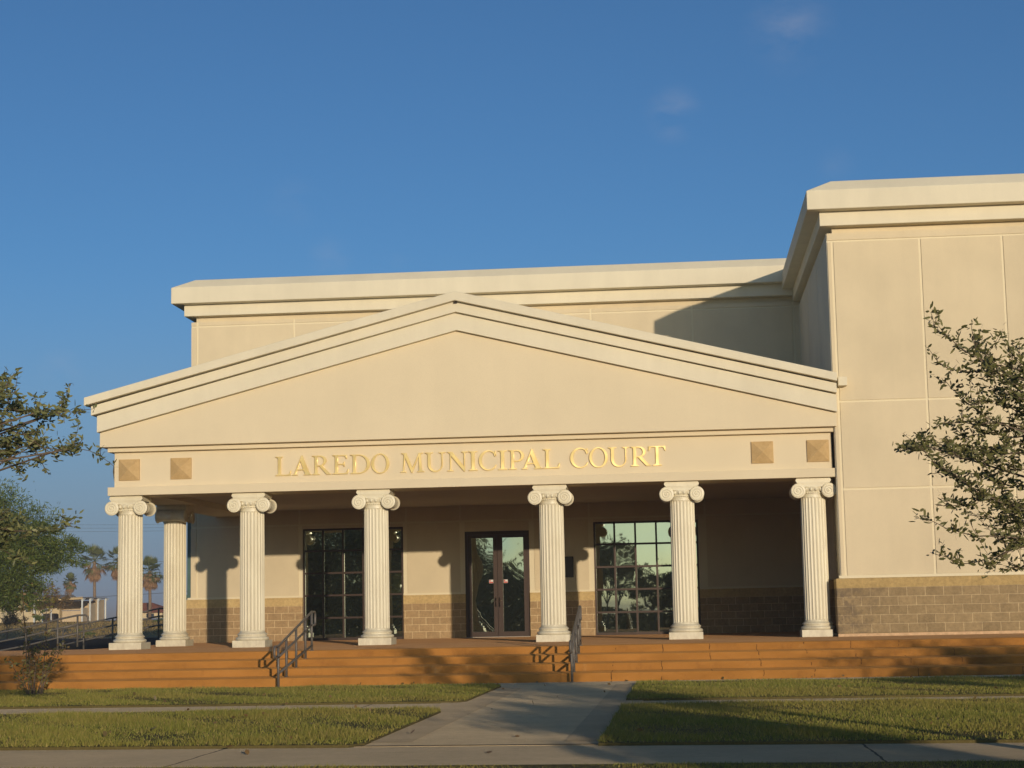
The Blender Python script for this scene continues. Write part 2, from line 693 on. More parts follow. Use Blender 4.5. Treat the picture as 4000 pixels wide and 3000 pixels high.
# ---- block wainscot under the porch and along the left flank
wb = MB()
for a, b in segs:
    wb.box(a if a > -3 else -3.45, b, YB-.09, YB+.024, 0, 1.262)
wb.box(-3.451, -3.309, YB+.02, 44, -.7, 1.26)
part(wb, 'block_wainscot', M['block'], bevel=.012)
for a, b in segs:
    lg = MB()
    lg.box(a if a > -3 else -3.40, b, YB-.04, YB+.023, 1.262, 1.318)
    part(lg, 'wainscot_ledge', M['reveal'])

# ---- parapet cornice of the main block and the wing
def cornice(name, x0, x1, yf, y1, zs, dirs, offs, label=None):
    """cap with sloped top + lower fascia + recessed neck, returned round the free left corner.
    yf: wall face, zs = neck0, fascia0, cap0, cap1, ridge"""
    n0, f0, c0, c1, rz = zs
    capx, fasx, neckx, ridx, ridy = offs
    mb = MB()
    # neck
    nk = MB()
    nk.box(x0+neckx, x1, yf+neckx, y1, n0, f0)
    part(nk, 'cornice_neck', M['stucco'])
    fb = MB()
    fb.box(x0-fasx, x1, yf-fasx, y1, f0, c0)
    part(fb, 'cornice_fascia', M['trim'], bevel=.012)
    # cap with battered top
    xa, ya = x0-capx, yf-capx
    xb, yb = x0+ridx, yf-capx+ridy
    mb.add([(xa, ya, c0), (x1, ya, c0), (x1, y1, c0), (xa, y1, c0),
            (xa, ya, c1), (x1, ya, c1), (x1, y1, c1), (xa, y1, c1),
            (xb, yb, rz), (x1, yb, rz), (x1, y1, rz), (xb, y1, rz)],
           [(0, 3, 2, 1), (0, 1, 5, 4), (3, 0, 4, 7), (4, 5, 9, 8), (7, 4, 8, 11), (8, 9, 10, 11), (1, 2, 6, 5), (5, 6, 10, 9), (2, 3, 7, 6), (6, 7, 11, 10)])
    part(mb, 'cornice_cap', M['trim'], bevel=.015)


cornice('main', -3.30, 14.60, YB, 45.2, (9.54, 9.705, 10.05, 10.53, 10.79), 0, (.50, .185, .115, .17, .26))
cornice('wing', 14.80, 34, YW, 44.8, (9.40, 9.545, 9.885, 10.335, 10.60), 0, (.50, .20, .10, .10, .26))

# ---- wing
ww = MB()
ww.box(XW, 34, YW+.025, 44, -.7, 9.40)
part(ww, 'wall_base', M['reveal'])
wp = MB()
wc = cells([14.885, 16.91, 18.80, 20.75, 22.7, 24.6, 26.6, 28.6, 30.6], XW-.002, 34.001)
wr = [(1.395, 3.35), (3.40, 5.39), (5.44, 9.19)]
wp.box(wc[0][0], wc[0][1], YW, YW+.03, 1.395, 9.19)
panels(wp, wc[1:], wr, YW, YW+.03)
wp.box(XW-.002, 34.001, YW, YW+.03, 9.235, 9.401)
part(wp, 'stucco_panels', M['stucco'])
sp_ = MB()
for y0, y1 in ((YW+.031, 3.0), (3.06, 6.4), (6.46, YB+.02)):
    sp_.box(XW-.02, XW+.01, y0, y1, 1.35, 9.40)
part(sp_, 'side_panels', M['stucco_side'])
wn = MB()
wn.box(14.64, 34, YW-.08, YW+.02, .066, 1.325)
wn.box(14.641, XW+.01, YW+.021, YB-.1, .066, 1.31)
part(wn, 'block_wainscot', M['block_wing'], bevel=.02)
wl = MB()
wl.box(14.72, 34, YW-.035, YW+.021, 1.326, 1.39)
part(wl, 'wainscot_ledge', M['reveal'])
ms = MB()
ms.box(14.645, 34, YW-.086, YW-.01, 0, .0655)
part(ms, 'mortar_footing', plain('mortar_footing', (.62, .42, .24), .95, .1, 0, .2, 9))

# ---- entablature
en = MB()
AB, AT = 3.675, 3.88
en.box(-2.57, 14.765, -.16, 1.0, AB, AT)
en.box(-2.569, -1.5, 1.002, YB-.01, AB+.001, AT)
part(en, 'architrave', M['entab'], bevel=.008)
fr = MB()
fr.box(XL, XR, 0, .95, AT+.001, 4.725)
fr.box(XL+.001, -1.6, .952, YB-.01, AT+.001, 4.725)
part(fr, 'frieze', M['entab'], bevel=.006)
bd = MB()
bd.box(-2.58, 14.765, -.16, YB-.012, 4.727, 4.832)
part(bd, 'frieze_moulding', M['entab'], bevel=.008)
ce = MB()
ce.box(-1.52, 14.75, .98, YB-.011, AT-.06, AT+.06)
part(ce, 'porch_ceiling', M['ceiling'])


def gable(x0, zb0, zt0, zb1, zt1, xa=5.985, xr=14.82):
    """a raking band: left end heights zb0..zt0, apex zb1..zt1, cut at the wing"""
    kb = (zb1-zb0)/(xa-x0)
    kt = (zt1-zt0)/(xa-x0)
    return [(x0, zb0), (xa, zb1), (xr, zb1-kb*(xr-xa)), (xr, zt1-kt*(xr-xa)), (xa, zt1), (x0, zt0)]


ty = MB()
kk = (7.37-5.18)/(5.985+2.715)
ty.prism([(-2.715, 4.835), (14.81, 4.835), (14.81, 7.37-kk*(14.81-5.985)), (5.985, 7.37), (-2.715, 5.18)], -.34, YB-.013)
part(ty, 'tympanum', M['entab'], bevel=.008)
for (x0, zb0, zt0, zb1, zt1, yf) in ((-2.75, 5.182, 5.58, 7.372, 7.79, -.47), (-2.855, 5.582, 5.805, 7.792, 8.04, -.60)):
    mb = MB()
    mb.prism(gable(x0, zb0, zt0, zb1, zt1), yf, YB-.014)
    part(mb, 'raking_cornice', M['trim'], bevel=.008)
cp = MB()
cp.prism(gable(-2.98, 5.807, 6.0, 8.042, 8.26, 5.99, 14.826), -.76, YB-.015)
part(cp, 'gable_roof', M['trim'], bevel=.012)
rb = MB()
rb.box(14.87, 15.075, -.50, YW-.001, 5.76, 5.965)
part(rb, 'cornice_return', M['trim'], bevel=.01)
# tiny fixture under the apex
fx = MB()
fx.box(5.95, 6.03, -.66, -.601, 7.985, 8.03)
part(fx, 'apex_light', M['handle'])

# ---- pyramid blocks on the frieze
def pyramid(x, y, z, s=.508, side=False):
    mb = MB()
    h, d = .045, .115
    if not side:
        vs = [(x, y-h, z), (x+s, y-h, z), (x+s, y-h, z+s), (x, y-h, z+s), (x+s/2, y-d-h, z+s/2),
              (x, y, z), (x+s, y, z), (x+s, y, z+s), (x, y, z+s)]
    else:
        vs = [(x-h, y, z), (x-h, y+s, z), (x-h, y+s, z+s), (x-h, y, z+s), (x-d-h, y+s/2, z+s/2),
              (x, y, z), (x, y+s, z), (x, y+s, z+s), (x, y, z+s)]
    fs = [(0, 1, 4), (1, 2, 4), (2, 3, 4), (3, 0, 4), (0, 5, 6, 1), (1, 6, 7, 2), (2, 7, 8, 3), (3, 8, 5, 0)]
    if side:
        fs = [f[::-1] for f in fs]
    mb.add(vs, fs)
    return part(mb, 'pyramid_block', M['tan'])


for x in (-2.333, -1.056, 12.837, 14.125):
    pyramid(x, 0, 4.046)
for y in (.12, 1.4):
    pyramid(XL, y, 4.046, side=True)

# ---- windows
def window(x0, x1, z1, ncol, nrow, seed):
    r = random.Random(seed)
    fm = MB()
    t = .055
    yf, yb = YB+.03, YB+.14
    fm.box(x0, x0+t, yf, yb, 0, z1)
    fm.box(x1-t, x1, yf, yb, 0, z1)
    fm.box(x0+t, x1-t, yf, yb, z1-t, z1)
    fm.box(x0+t, x1-t, yf, yb, 0, t+.02)
    for i in range(1, ncol):
        x = x0+(x1-x0)*i/ncol
        fm.box(x-.027, x+.027, yf+.004, yb-.01, t+.02, z1-t)
    for j in range(1, nrow):
        z = z1*j/nrow
        fm.box(x0+t, x1-t, yf+.009, yb-.015, z-.027, z+.027)
    fo = part(fm, 'window', M['frame'])
    g = MB()
    for i in range(ncol):
        for j in range(nrow):
            a, b = x0+(x1-x0)*i/ncol, x0+(x1-x0)*(i+1)/ncol
            c, d = z1*j/nrow, z1*(j+1)/nrow
            tx, tz = r.uniform(-.0006, .0006), r.uniform(-.0006, .0006)
            y = yf+.06
            n = 4
            vs, fs = [], []
            bow = r.uniform(-.0007, .0007)
            for q in range(n+1):
                for p in range(n+1):
                    u, v = p/n-.5, q/n-.5
                    vs.append((a+(b-a)*p/n, y+tx*u*2+tz*v*2+bow*(u*u+v*v)*4, c+(d-c)*q/n))
            for q in range(n):
                for p in range(n):
                    k = q*(n+1)+p
                    fs.append((k, k+1, k+n+2, k+n+1))
            g.add(vs, fs, True)
    part(g, 'glass', M['glass'], fo)
    return fo


window(W1[0], W1[1], 3.262, 5, 5, 3)
window(W2[0], W2[1], 3.262, 5, 5, 5)
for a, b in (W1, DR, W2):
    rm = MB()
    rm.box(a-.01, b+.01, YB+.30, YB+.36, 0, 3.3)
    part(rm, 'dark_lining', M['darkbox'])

# ---- door
df = MB()
yf, yb = YB+.02, YB+.16
df.box(DR[0], DR[0]+.07, yf, yb, 0, 3.07)
df.box(DR[1]-.07, DR[1], yf, yb, 0, 3.07)
df.box(DR[0]+.07, DR[1]-.07, yf, yb, 2.97, 3.07)
door_frame = part(df, 'door_frame', M['frame'])
for (a, b, ga, gb, hx) in ((4.922, 5.785, 5.04, 5.67, 5.735), (5.795, 6.658, 5.945, 6.555, 5.845)):
    d = MB()
    y0, y1 = yf+.02, yf+.07
    d.box(a, ga, y0, y1, .01, 2.968)
    d.box(gb, b, y0, y1, .01, 2.968)
    d.box(ga, gb, y0+.001, y1-.001, 2.875, 2.968)
    d.box(ga, gb, y0+.001, y1-.001, .01, .16)
    do = part(d, 'door', M['frame'])
    g = MB()
    rr = random.Random(int(a*100))
    n = 12
    vs, fs = [], []
    for q in range(n+1):
        for p in range(5):
            vs.append((ga+(gb-ga)*p/4, y0+.02+.002*math.sin(q*.7+a*3)*math.cos(p*.8)+.0008*rr.uniform(-1, 1), .16+(2.875-.16)*q/n))
    for q in range(n):
        for p in range(4):
            k = q*5+p
            fs.append((k, k+1, k+6, k+5))
    g.add(vs, fs, True)
    part(g, 'glass', M['glass'], do)
    h = MB()
    h.tube([(hx, y0, .88), (hx, y0-.06, .90), (hx, y0-.06, 1.12), (hx, y0, 1.14)], .013, 8)
    part(h, 'handle', M['handle'], do)
    k = MB()
    k.lathe([(.018, -.012), (.018, 0)], 12, (hx+(.03 if hx > 5.8 else -.03), y0-.001, 1.05), 'y')
    part(k, 'lock', M['chrome'], do)
    s = MB()
    sx = gb-.13 if hx < 5.8 else ga+.02
    s.box(sx, sx+.12, y0+.002, y0+.006, 1.56, 1.66)
    so = part(s, 'sticker', M['paper'], do)
    s2 = MB()
    s2.box(sx+.006, sx+.114, y0-.0005, y0+.003, 1.565, 1.60)
    s2.box(sx+.006, sx+.045, y0-.0005, y0+.003, 1.612, 1.65)
    part(s2, 'sticker_print', M['red'], do)
th = MB()
th.box(DR[0], DR[1], YB-.12, YB+.03, .001, .018)
part(th, 'threshold', M['kerb'])
pq = MB()
pq.box(7.50, 8.01, YB-.035, YB-.0005, 1.68, 2.28)
part(pq, 'plaque', M['plaque'], bevel=.01)
dsp = MB()
dsp.box(-3.435, -3.325, YB+.06, YB+.16, 1.42, 4.7)
dsp.prism([(-3.435, 1.42), (-3.325, 1.42), (-3.325, 1.36), (-3.46, 1.275), (-3.50, 1.275), (-3.50, 1.36)], YB+.061, YB+.159)
part(dsp, 'downspout', M['downspout'])

# ------------------------------------------------------------------ columns (parts of the courthouse)
def make_column():
    sh = MB()
    NF_, SUB = 24, 6
    seg = NF_*SUB
    prof = [(.315, .345, 0), (.300, .362, 0), (.298, .375, .0), (.297, .392, .7), (.2965, .405, 1), (.296, 1.4, 1), (.294, 2.4, 1), (.290, 3.19, 1),
            (.290, 3.215, .8), (.290, 3.232, 0), (.290, 3.285, 0), (.302, 3.29, 0), (.302, 3.312, 0)]
    vs, fs = [], []
    for r, z, d in prof:
        for k in range(seg):
            a = 2*math.pi*(k-SUB/2)/seg
            ph = (k % SUB)/SUB
            w = 0
            if 0 < ph < 1:
                w = math.sqrt(max(0, 1-((ph-.5)/.42)**2)) if abs(ph-.5) < .42 else 0
            rr = r-.020*d*w
            vs.append((rr*math.cos(a), rr*math.sin(a), z))
    n = len(prof)
    for i in range(n-1):
        for k in range(seg):
            fs.append((i*seg+k, i*seg+(k+1) % seg, (i+1)*seg+(k+1) % seg, (i+1)*seg+k))
    sh.add(vs, fs, False)
    shaft = sh.build('column', M['column'], court)
    bs = MB()
    tor = lambda zc, rc, r, n=8: [(rc+r*math.cos(math.pi*(-.5+i/n)), zc+r*math.sin(math.pi*(-.5+i/n))) for i in range(n+1)]
    bs.lathe([(.30, .164)]+tor(.205, .357, .040)+[(.352, .247), (.342, .256), (.335, .268), (.343, .280)]+tor(.303, .335, .022)+[(.326, .328), (.324, .346), (.29, .346)], 48)
    bs.build('column_base', M['column'], shaft)
    pl = MB()
    pl.box(-.395, .395, -.395, .395, 0, .166)
    plo = pl.build('plinth', M['column'], shaft, None, .006)
    cpb = MB()
    VX, VZ, VR = .353, 3.380, .172
    # echinus, astragal
    cpb.lathe([(.295, 3.305), (.312, 3.312), (.322, 3.33), (.312, 3.348), (.318, 3.356), (.352, 3.40), (.375, 3.45), (.380, 3.475)], 48)
    for k in range(40):
        a = 2*math.pi*k/40
        cpb.ball((.322*math.cos(a), .322*math.sin(a), 3.331), .019, .019, .015, 6, 4)
    for k in range(20):
        a = 2*math.pi*(k+.5)/20
        cpb.ball((.358*math.cos(a), .358*math.sin(a), 3.415), .036, .036, .048, 8, 5)
    # canalis slab between the volutes
    cpb.box(-VX, VX, -.372, .372, 3.468, 3.552)
    cpb.box(-VX, VX, -.386, .386, 3.530, 3.5535)
    # bolsters with waist
    for s in (-1, 1):
        pr_ = [(VR*.55, -.392), (VR-.012, -.392), (VR, -.386), (VR, -.352), (VR-.02, -.345), (.135, -.25), (.112, -.14), (.112, -.05), (.125, -.03), (.125, .03),
               (.112, .05), (.112, .14), (.135, .25), (VR-.02, .345), (VR, .352), (VR, .386), (VR-.012, .392), (VR*.55, .392)]
        cpb.lathe(pr_, 32, (s*VX, 0, VZ), 'y')
        for fy in (-1, 1):
            pts = []
            turns = 2.6
            N = 56
            for i in range(N+1):
                t = i/N
                ang = math.pi/2-s*0+(-s)*-1*turns*2*math.pi*t*(1)
                r = (VR-.010)*(1-t)+.022*t
                pts.append((s*VX+s*-1*r*math.cos(ang)*-1, fy*.393, VZ+r*math.sin(ang)))
            cpb.tube(pts, [.0125]*len(pts), 5)
            cpb.ball((s*VX, fy*.394, VZ), .022, .012, .022, 8, 5)
    # abacus
    cpb.prism([(-.37, 3.5545), (.37, 3.5545), (.395, 3.585), (.408, 3.612), (.404, 3.638), (-.404, 3.638), (-.408, 3.612), (-.395, 3.585)], -.40, .40)
    cpb.box(-.393, .393, -.393, .393, 3.639, 3.674)
    cap = cpb.build('capital', M['column'], shaft)
    return shaft, cap, plo


c0, cap0, pl0 = make_column()
AX = .37
spots = [(-2.16, AX, 0), (.845, AX, 0), (3.872, AX, 0), (8.081, AX, 0), (11.182, AX, 0), (14.24, AX, 0), (-2.16, 4.27, 90)]
COLS = []
for i, (x, y, a) in enumerate(spots):
    o = c0 if i == 0 else copy_tree(c0, court)
    o.location = Vector((x, y, 0))-BASE
    o.rotation_euler = (0, 0, R(a))
    COLS.append(o)
for ch in COLS[5].children:          # the plinth beside the wing is cut narrower
    if ch.name.startswith('plinth'):
        ch.scale.x = .90
        ch.location.x = -.04

# ------------------------------------------------------------------ gold lettering
def glyphs():
    """outlines in cap-height units: list of closed loops (holes included)"""
    g = {}
    S = .035   # serif thickness

    def arc(cx, cy, rx, ry, a0, a1, n=16):
        return [(cx+rx*math.cos(R(a0+(a1-a0)*i/n)), cy+ry*math.sin(R(a0+(a1-a0)*i/n))) for i in range(n+1)]

    def stem(x0, x1, sl=.075, sr=.075, top=True, bot=True, y0=0, y1=1):
        """vertical stem with bracketed serifs"""
        p = []
        p += [(x0-sl, y0), (x1+sr, y0), (x1+sr, y0+S), (x1+.02, y0+S+.03), (x1, y0+S+.09)] if bot else [(x0, y0), (x1, y0)]
        p += [(x1, y1-S-.09), (x1+.02, y1-S-.03), (x1+sr, y1-S), (x1+sr, y1), (x0-sl, y1), (x0-sl, y1-S), (x0-.02, y1-S-.03), (x0, y1-S-.09)] if top else [(x1, y1), (x0, y1)]
        if bot:
            p += [(x0, y0+S+.09), (x0-.02, y0+S+.03), (x0-sl, y0+S)]
        return p
    W = .15
    g['I'] = (.40, [stem(.125, .125+W, .12, .12)])
    g['L'] = (.80, [[(0, 0), (.76, 0), (.80, .26), (.755, .26), (.69, .10), (.60, .055), (.30, .055), (.275, .10)] +
                    [(.275, 1-S-.09), (.295, 1-S-.03), (.375, 1-S), (.375, 1), (0, 1), (0, 1-S), (.105, 1-S-.03), (.125, 1-S-.09), (.125, S+.09), (.105, S+.03), (0, S)]])
    g['T'] = (.84, [[(.20, 0), (.64, 0), (.64, S), (.515, S+.03), (.495, S+.09), (.495, .945), (.66, .945), (.74, .91), (.79, .76), (.84, .76), (.83, 1), (.01, 1), (0, .76), (.05, .76), (.10, .91), (.18, .945), (.345, .945), (.345, S+.09), (.325, S+.03), (.20, S)]])
    g['E'] = (.80, [[(0, 0), (.75, 0), (.80, .25), (.755, .25), (.69, .10), (.60, .055), (.275, .055), (.275, .49), (.50, .49), (.545, .46), (.565, .39), (.605, .39), (.605, .645), (.565, .645), (.545, .575), (.50, .545), (.275, .545), (.275, .945), (.56, .945), (.63, .91), (.675, .79), (.72, .79), (.71, 1), (0, 1), (0, 1-S), (.105, 1-S-.03), (.125, 1-S-.09), (.125, S+.09), (.105, S+.03), (0, S)]])
    g['D'] = (.98, [[(0, 0), (.42, 0)]+arc(.42, .5, .56, .5, -90, 90, 22)[1:]+[(0, 1), (0, 1-S), (.105, 1-S-.03), (.125, 1-S-.09), (.125, S+.09), (.105, S+.03), (0, S)],
                    [(.275, .055)]+arc(.42, .5, .395, .445, -90, 90, 20)+[(.275, .945)]])
    g['P'] = (.78, [[(0, 0), (.41, 0), (.41, S), (.295, S+.03), (.275, S+.09), (.275, .40), (.40, .40)]+arc(.44, .70, .34, .30, -90, 90, 18)+[(0, 1), (0, 1-S), (.105, 1-S-.03), (.125, 1-S-.09), (.125, S+.09), (.105, S+.03), (0, S)],
                    [(.275, .455)]+arc(.42, .70, .205, .245, -90, 90, 16)+[(.275, .945)]])
    g['R'] = (.98, [[(0, 0), (.40, 0), (.40, S), (.295, S+.03), (.275, S+.09), (.275, .44), (.38, .44), (.76, 0), (1.0, 0), (1.0, S), (.93, S+.02), (.555, .47)]+arc(.42, .73, .34, .27, -62, 90, 16)+[(0, 1), (0, 1-S), (.105, 1-S-.03), (.125, 1-S-.09), (.125, S+.09), (.105, S+.03), (0, S)],
                    [(.275, .495)]+arc(.40, .72, .205, .225, -90, 90, 16)+[(.275, .945)]])
    g['A'] = (1.0, [[(0, 0), (.29, 0), (.29, S), (.20, S+.02), (.275, .26), (.585, .26), (.675, S+.03), (.60, S), (.60, 0), (1.0, 0), (1.0, S), (.93, S+.02), (.885, S+.09), (.535, 1.03), (.475, 1.03), (.115, S+.09), (.075, S+.02), (0, S)],
                    [(.295, .315), (.435, .74), (.565, .315)]])
    g['N'] = (1.06, [[(0, 0), (.32, 0), (.32, S), (.215, S+.03), (.20, S+.09), (.20, .78), (.84, -.03), (.90, -.03), (.90, 1-S-.09), (.92, 1-S-.03), (1.04, 1-S), (1.04, 1), (.72, 1), (.72, 1-S), (.825, 1-S-.03), (.84, 1-S-.09), (.84, .26), (.265, 1), (0, 1), (0, 1-S), (.10, 1-S-.03), (.14, 1-S-.09), (.14, S+.09), (.12, S+.03), (0, S)]])
    g['M'] = (1.2, [[(0, 0), (.31, 0), (.31, S), (.21, S+.03), (.20, S+.09), (.245, .76), (.57, -.03), (.62, -.03), (.945, .78), (.965, S+.09), (.95, S+.03), (.86, S), (.86, 0), (1.24, 0), (1.24, S), (1.14, S+.03), (1.12, S+.09), (1.07, 1-S-.09), (1.085, 1-S-.03), (1.19, 1-S), (1.19, 1), (.96, 1), (.63, .24), (.315, 1), (.06, 1), (.06, 1-S), (.155, 1-S-.03), (.18, 1-S-.09), (.135, S+.09), (.11, S+.03), (0, S)]])
    g['U'] = (1.06, [[(0, 1), (0, 1-S), (.10, 1-S-.03), (.125, 1-S-.09), (.125, .38)]+arc(.50, .38, .375, .40, 180, 360, 22)+[(.875, 1-S-.09), (.895, 1-S-.03), (1.02, 1-S), (1.02, 1), (.68, 1), (.68, 1-S), (.79, 1-S-.03), (.815, 1-S-.09), (.815, .38)]+arc(.545, .38, .27, .325, 0, -180, 20)+[(.275, 1-S-.09), (.295, 1-S-.03), (.40, 1-S), (.40, 1)]])
    g['O'] = (.96, [arc(.48, .5, .48, .525, 0, 360, 44)[:-1], arc(.48, .5, .325, .468, 0, 360, 40)[:-1]])
    g['C'] = (.90, [arc(.49, .5, .49, .525, 42, 318, 34)+[(.80, .12)]+[(.895, .255), (.86, .28)]+arc(.52, .5, .36, .462, 312, 50, 32)+[(.80, .70), (.855, .70), (.865, .99), (.82, .99), (.80, .935)]])
    return g


GL = glyphs()


def letter_mesh(ch, width, h=.46):
    w, loops = GL[ch]
    xs = [p[0] for l in loops for p in l]
    k = width/(max(xs)-min(xs))
    x0 = min(xs)
    cu = bpy.data.curves.new('letter_'+ch, 'CURVE')
    cu.dimensions = '2D'
    cu.fill_mode = 'BOTH'
    cu.extrude = .014
    cu.bevel_depth = .0035
    cu.bevel_resolution = 1
    cu.offset = -.0035
    for l in loops:
        sp = cu.splines.new('POLY')
        sp.points.add(len(l)-1)
        for i, (x, y) in enumerate(l):
            sp.points[i].co = ((x-x0)*k, y*h, 0, 1)
        sp.use_cyclic_u = True
    tmp = bpy.data.objects.new('tmp', cu)
    col.objects.link(tmp)
    dg = bpy.context.evaluated_depsgraph_get()
    me = bpy.data.meshes.new_from_object(tmp.evaluated_get(dg))
    bpy.data.objects.remove(tmp)
    bpy.data.curves.remove(cu)
    me.name = 'letter'
    me.materials.clear()
    me.materials.append(M['gold'])
    return me


sign = thing('wall_sign', 'polished gold serif capitals reading LAREDO MUNICIPAL COURT across the portico frieze', 'sign', (6.2, -.02, 4.056))
LET = [('L', 1.513, 1.898), ('A', 1.916, 2.391), ('R', 2.407, 2.864), ('E', 2.896, 3.287), ('D', 3.33, 3.807), ('O', 3.83, 4.271), ('M', 4.537, 5.11), ('U', 5.13, 5.623), ('N', 5.661, 6.151), ('I', 6.171, 6.387), ('C', 6.413, 6.838), ('I', 6.872, 7.091), ('P', 7.123, 7.499), ('A', 7.437, 7.927), ('L', 7.944, 8.343), ('C', 8.585, 9.015), ('O', 9.033, 9.477), ('U', 9.487, 9.984), ('R', 10.013, 10.485), ('T', 10.431, 10.839)]
for ch, a, b in LET:
    o = bpy.data.objects.new('letter', letter_mesh(ch, b-a))
    col.objects.link(o)
    o.parent = sign
    o.rotation_euler = (R(90), 0, 0)
    o.location = (a-6.2, -.012, 0)
    o['label'] = 'gold letter '+ch

# ------------------------------------------------------------------ steps and terrace
YE = -5.93
st = thing('entrance_steps', 'four wide orange stained concrete steps rising to the portico floor', 'steps', (6, -6, ZG))
SO = Vector((6, -6, ZG))
fl = MB()
fl.box(-3.6, 26, YE+.05, YB+.3, -.30, 0)
fl.box(-14, -3.601, YE+.051, 1.9, -.30, -.001)
o = fl.build('terrace_floor', M['floor'], st)
o.location = -SO
RI, TR = .148, .95
for i in range(4):
    mb = MB()
    y0 = YE-TR*i
    zb = ZG-.05 if i == 3 else -RI*(i+1)-.06
    zt = -RI*i+(.003 if i == 0 else 0)
    mb.prism([(y0, zb), (y0+TR+.04, zb), (y0+TR+.04, zt+(.018 if i else 0)), (y0, zt)], -14, 26, 'x')
    o = mb.build('step', M['steps'], st, None, .012)
    o.location = -SO

# ------------------------------------------------------------------ handrails on the steps
def stair_rail(xa, xb, label):
    root = thing('stair_handrail', label, 'handrail', (xa, -9.03, ZG), 'handrails on the entrance steps')
    O = Vector((xa, -9.03, ZG))
    P = lambda t, z: Vector((xa+(xb-xa)*t, -9.03+3.33*t, z))
    r = .0245
    ts = [0, .225, .51, .796, 1]
    bz = [ZG, -.444, -.296, -.148, 0]
    top = lambda t: .155+.635*t
    mid = lambda t: -.05+.575*t
    low = lambda t: -.35+.46*t
    d = lambda pts: [p-O for p in pts]
    for t, z in zip(ts, bz):
        mb = MB()
        mb.tube(d([P(t, z), P(t, top(t))]), r, 10)
        mb.lathe([(.05, 0), (.05, .012), (.03, .014)], 12, P(t, z)-O)
        mb.build('post', M['rail'], root)
    e0, e1 = -.105, 1.115
    mb = MB()
    mb.tube(d([P(.02, mid(.02)), P(e0+.02, mid(0)), P(e0+.006, mid(0)+.02), P(e0, mid(0)+.06), P(e0, top(0)-.06), P(e0+.006, top(0)-.02), P(e0+.02, top(0)), P(-.01, top(0)), P(.01, top(.012)), P(.99, top(.99)), P(1.01, top(1)), P(e1-.02, top(1)), P(e1-.006, top(1)-.02), P(e1, top(1)-.06), P(e1, mid(1)+.06), P(e1-.006, mid(1)+.02), P(e1-.02, mid(1)), P(.99, mid(.99))]), r, 10)
    mb.build('top_rail', M['rail'], root)
    for nm, fz, a, b in (('middle_rail', mid, .0, 1.0), ('lower_rail', low, .0, 1.0)):
        mb = MB()
        mb.tube(d([P(a, fz(a)), P(b, fz(b))]), r*.95, 10)
        mb.build(nm, M['rail'], root)
    return root


stair_rail(3.585, 3.535, 'grey tubular stair handrail seen side-on left of the middle of the steps')
stair_rail(9.06, 9.04, 'grey tubular stair handrail seen end-on at the head of the concrete path')

# ------------------------------------------------------------------ ramp beside the building and its rails
def ramp_rail(pts_top, posts, loop_lo, loop_hi, label, y, drop=.86, rails=(.25, .5)):
    O = Vector(pts_top[0])
    O.z -= drop
    root = thing('ramp_handrail', label, 'handrail', O, 'handrails along the side ramp')

    def z_at(x):
        for a, b in zip(pts_top, pts_top[1:]):
            if a[0] <= x <= b[0]:
                return a[2]+(b[2]-a[2])*(x-a[0])/(b[0]-a[0])
        return pts_top[-1][2] if x > pts_top[-1][0] else pts_top[0][2]
    r = .026
    xa, xb = pts_top[0][0], pts_top[-1][0]
    top = [Vector(p)-O for p in pts_top]
    if loop_hi:
        e = top[-1]
        top += [e+Vector((.22, 0, 0)), e+Vector((.28, 0, -.03)), e+Vector((.30, 0, -.09)), e+Vector((.30, 0, -rails[0]+.06)), e+Vector((.26, 0, -rails[0]+.01)), e+Vector((0, 0, -rails[0]))]
    if loop_lo:
        e = top[0]
        top = [e+Vector((0, 0, -rails[0]*1.0)), e+Vector((-.14, 0, -rails[0]-.01)), e+Vector((-.19, 0, -rails[0]+.05)), e+Vector((-.19, 0, -.07)), e+Vector((-.13, 0, -.01))]+top
    mb = MB()
    mb.tube(top, r, 8)
    mb.build('top_rail', M['rail'], root)
    for k, dz in enumerate(rails):
        mb = MB()
        mb.tube([Vector(p)-O-Vector((0, 0, dz)) for p in pts_top], r*.95, 8)
        mb.build('middle_rail' if k == 0 else 'lower_rail', M['rail'], root)
    for x in posts:
        mb = MB()
        z = z_at(x)
        mb.tube([Vector((x, y, z-drop))-O, Vector((x, y, z))-O], r*1.1, 8)
        mb.build('post', M['rail'], root)
    return root


ramp_rail([(-9.6, 6.5, .12), (-7.01, 6.5, .56), (-6.1, 6.5, .76), (-5.54, 6.5, .865)], [-9.3, -8.0, -7.01, -6.1, -5.54], False, True,
          'grey ramp handrail with a rounded upper end, nearer of the two ramp rails', 6.5)
ramp_rail([(-7.86, 12, .49), (-7.21, 12, .62), (-6.3, 12, .78), (-5.37, 12, .935), (-4.86, 12, 1.04), (-3.6, 12, 1.05)], [-7.86, -7.21, -6.3, -4.86], True, False,
          'darker grey ramp handrail running up behind the corner column, farther of the two ramp rails', 12, .9, (.23, .5))
rp = MB()
rp.add([(-12, 5.9, -.70), (-3.6, 5.9, -.12), (-3.6, 8.6, -.12), (-12, 8.6, -.70), (-12, 5.9, -.95), (-3.6, 5.9, -.95), (-3.6, 8.6, -.95), (-12, 8.6, -.95)],
       [(0, 1, 2, 3), (0, 4, 5, 1), (3, 2, 6, 7), (1, 5, 6, 2), (0, 3, 7, 4)])
tag(rp.build('side_ramp', M['ramp']), kind='structure')
rp = MB()
rp.add([(-9.5, 11.6, -.62), (-3.6, 11.6, .12), (-3.6, 14, .12), (-9.5, 14, -.62), (-9.5, 11.6, -.95), (-3.6, 11.6, -.95), (-3.6, 14, -.95), (-9.5, 14, -.95)],
       [(0, 1, 2, 3), (0, 4, 5, 1), (3, 2, 6, 7), (1, 5, 6, 2), (0, 3, 7, 4)])
tag(rp.build('upper_ramp', M['ramp']), kind='structure')

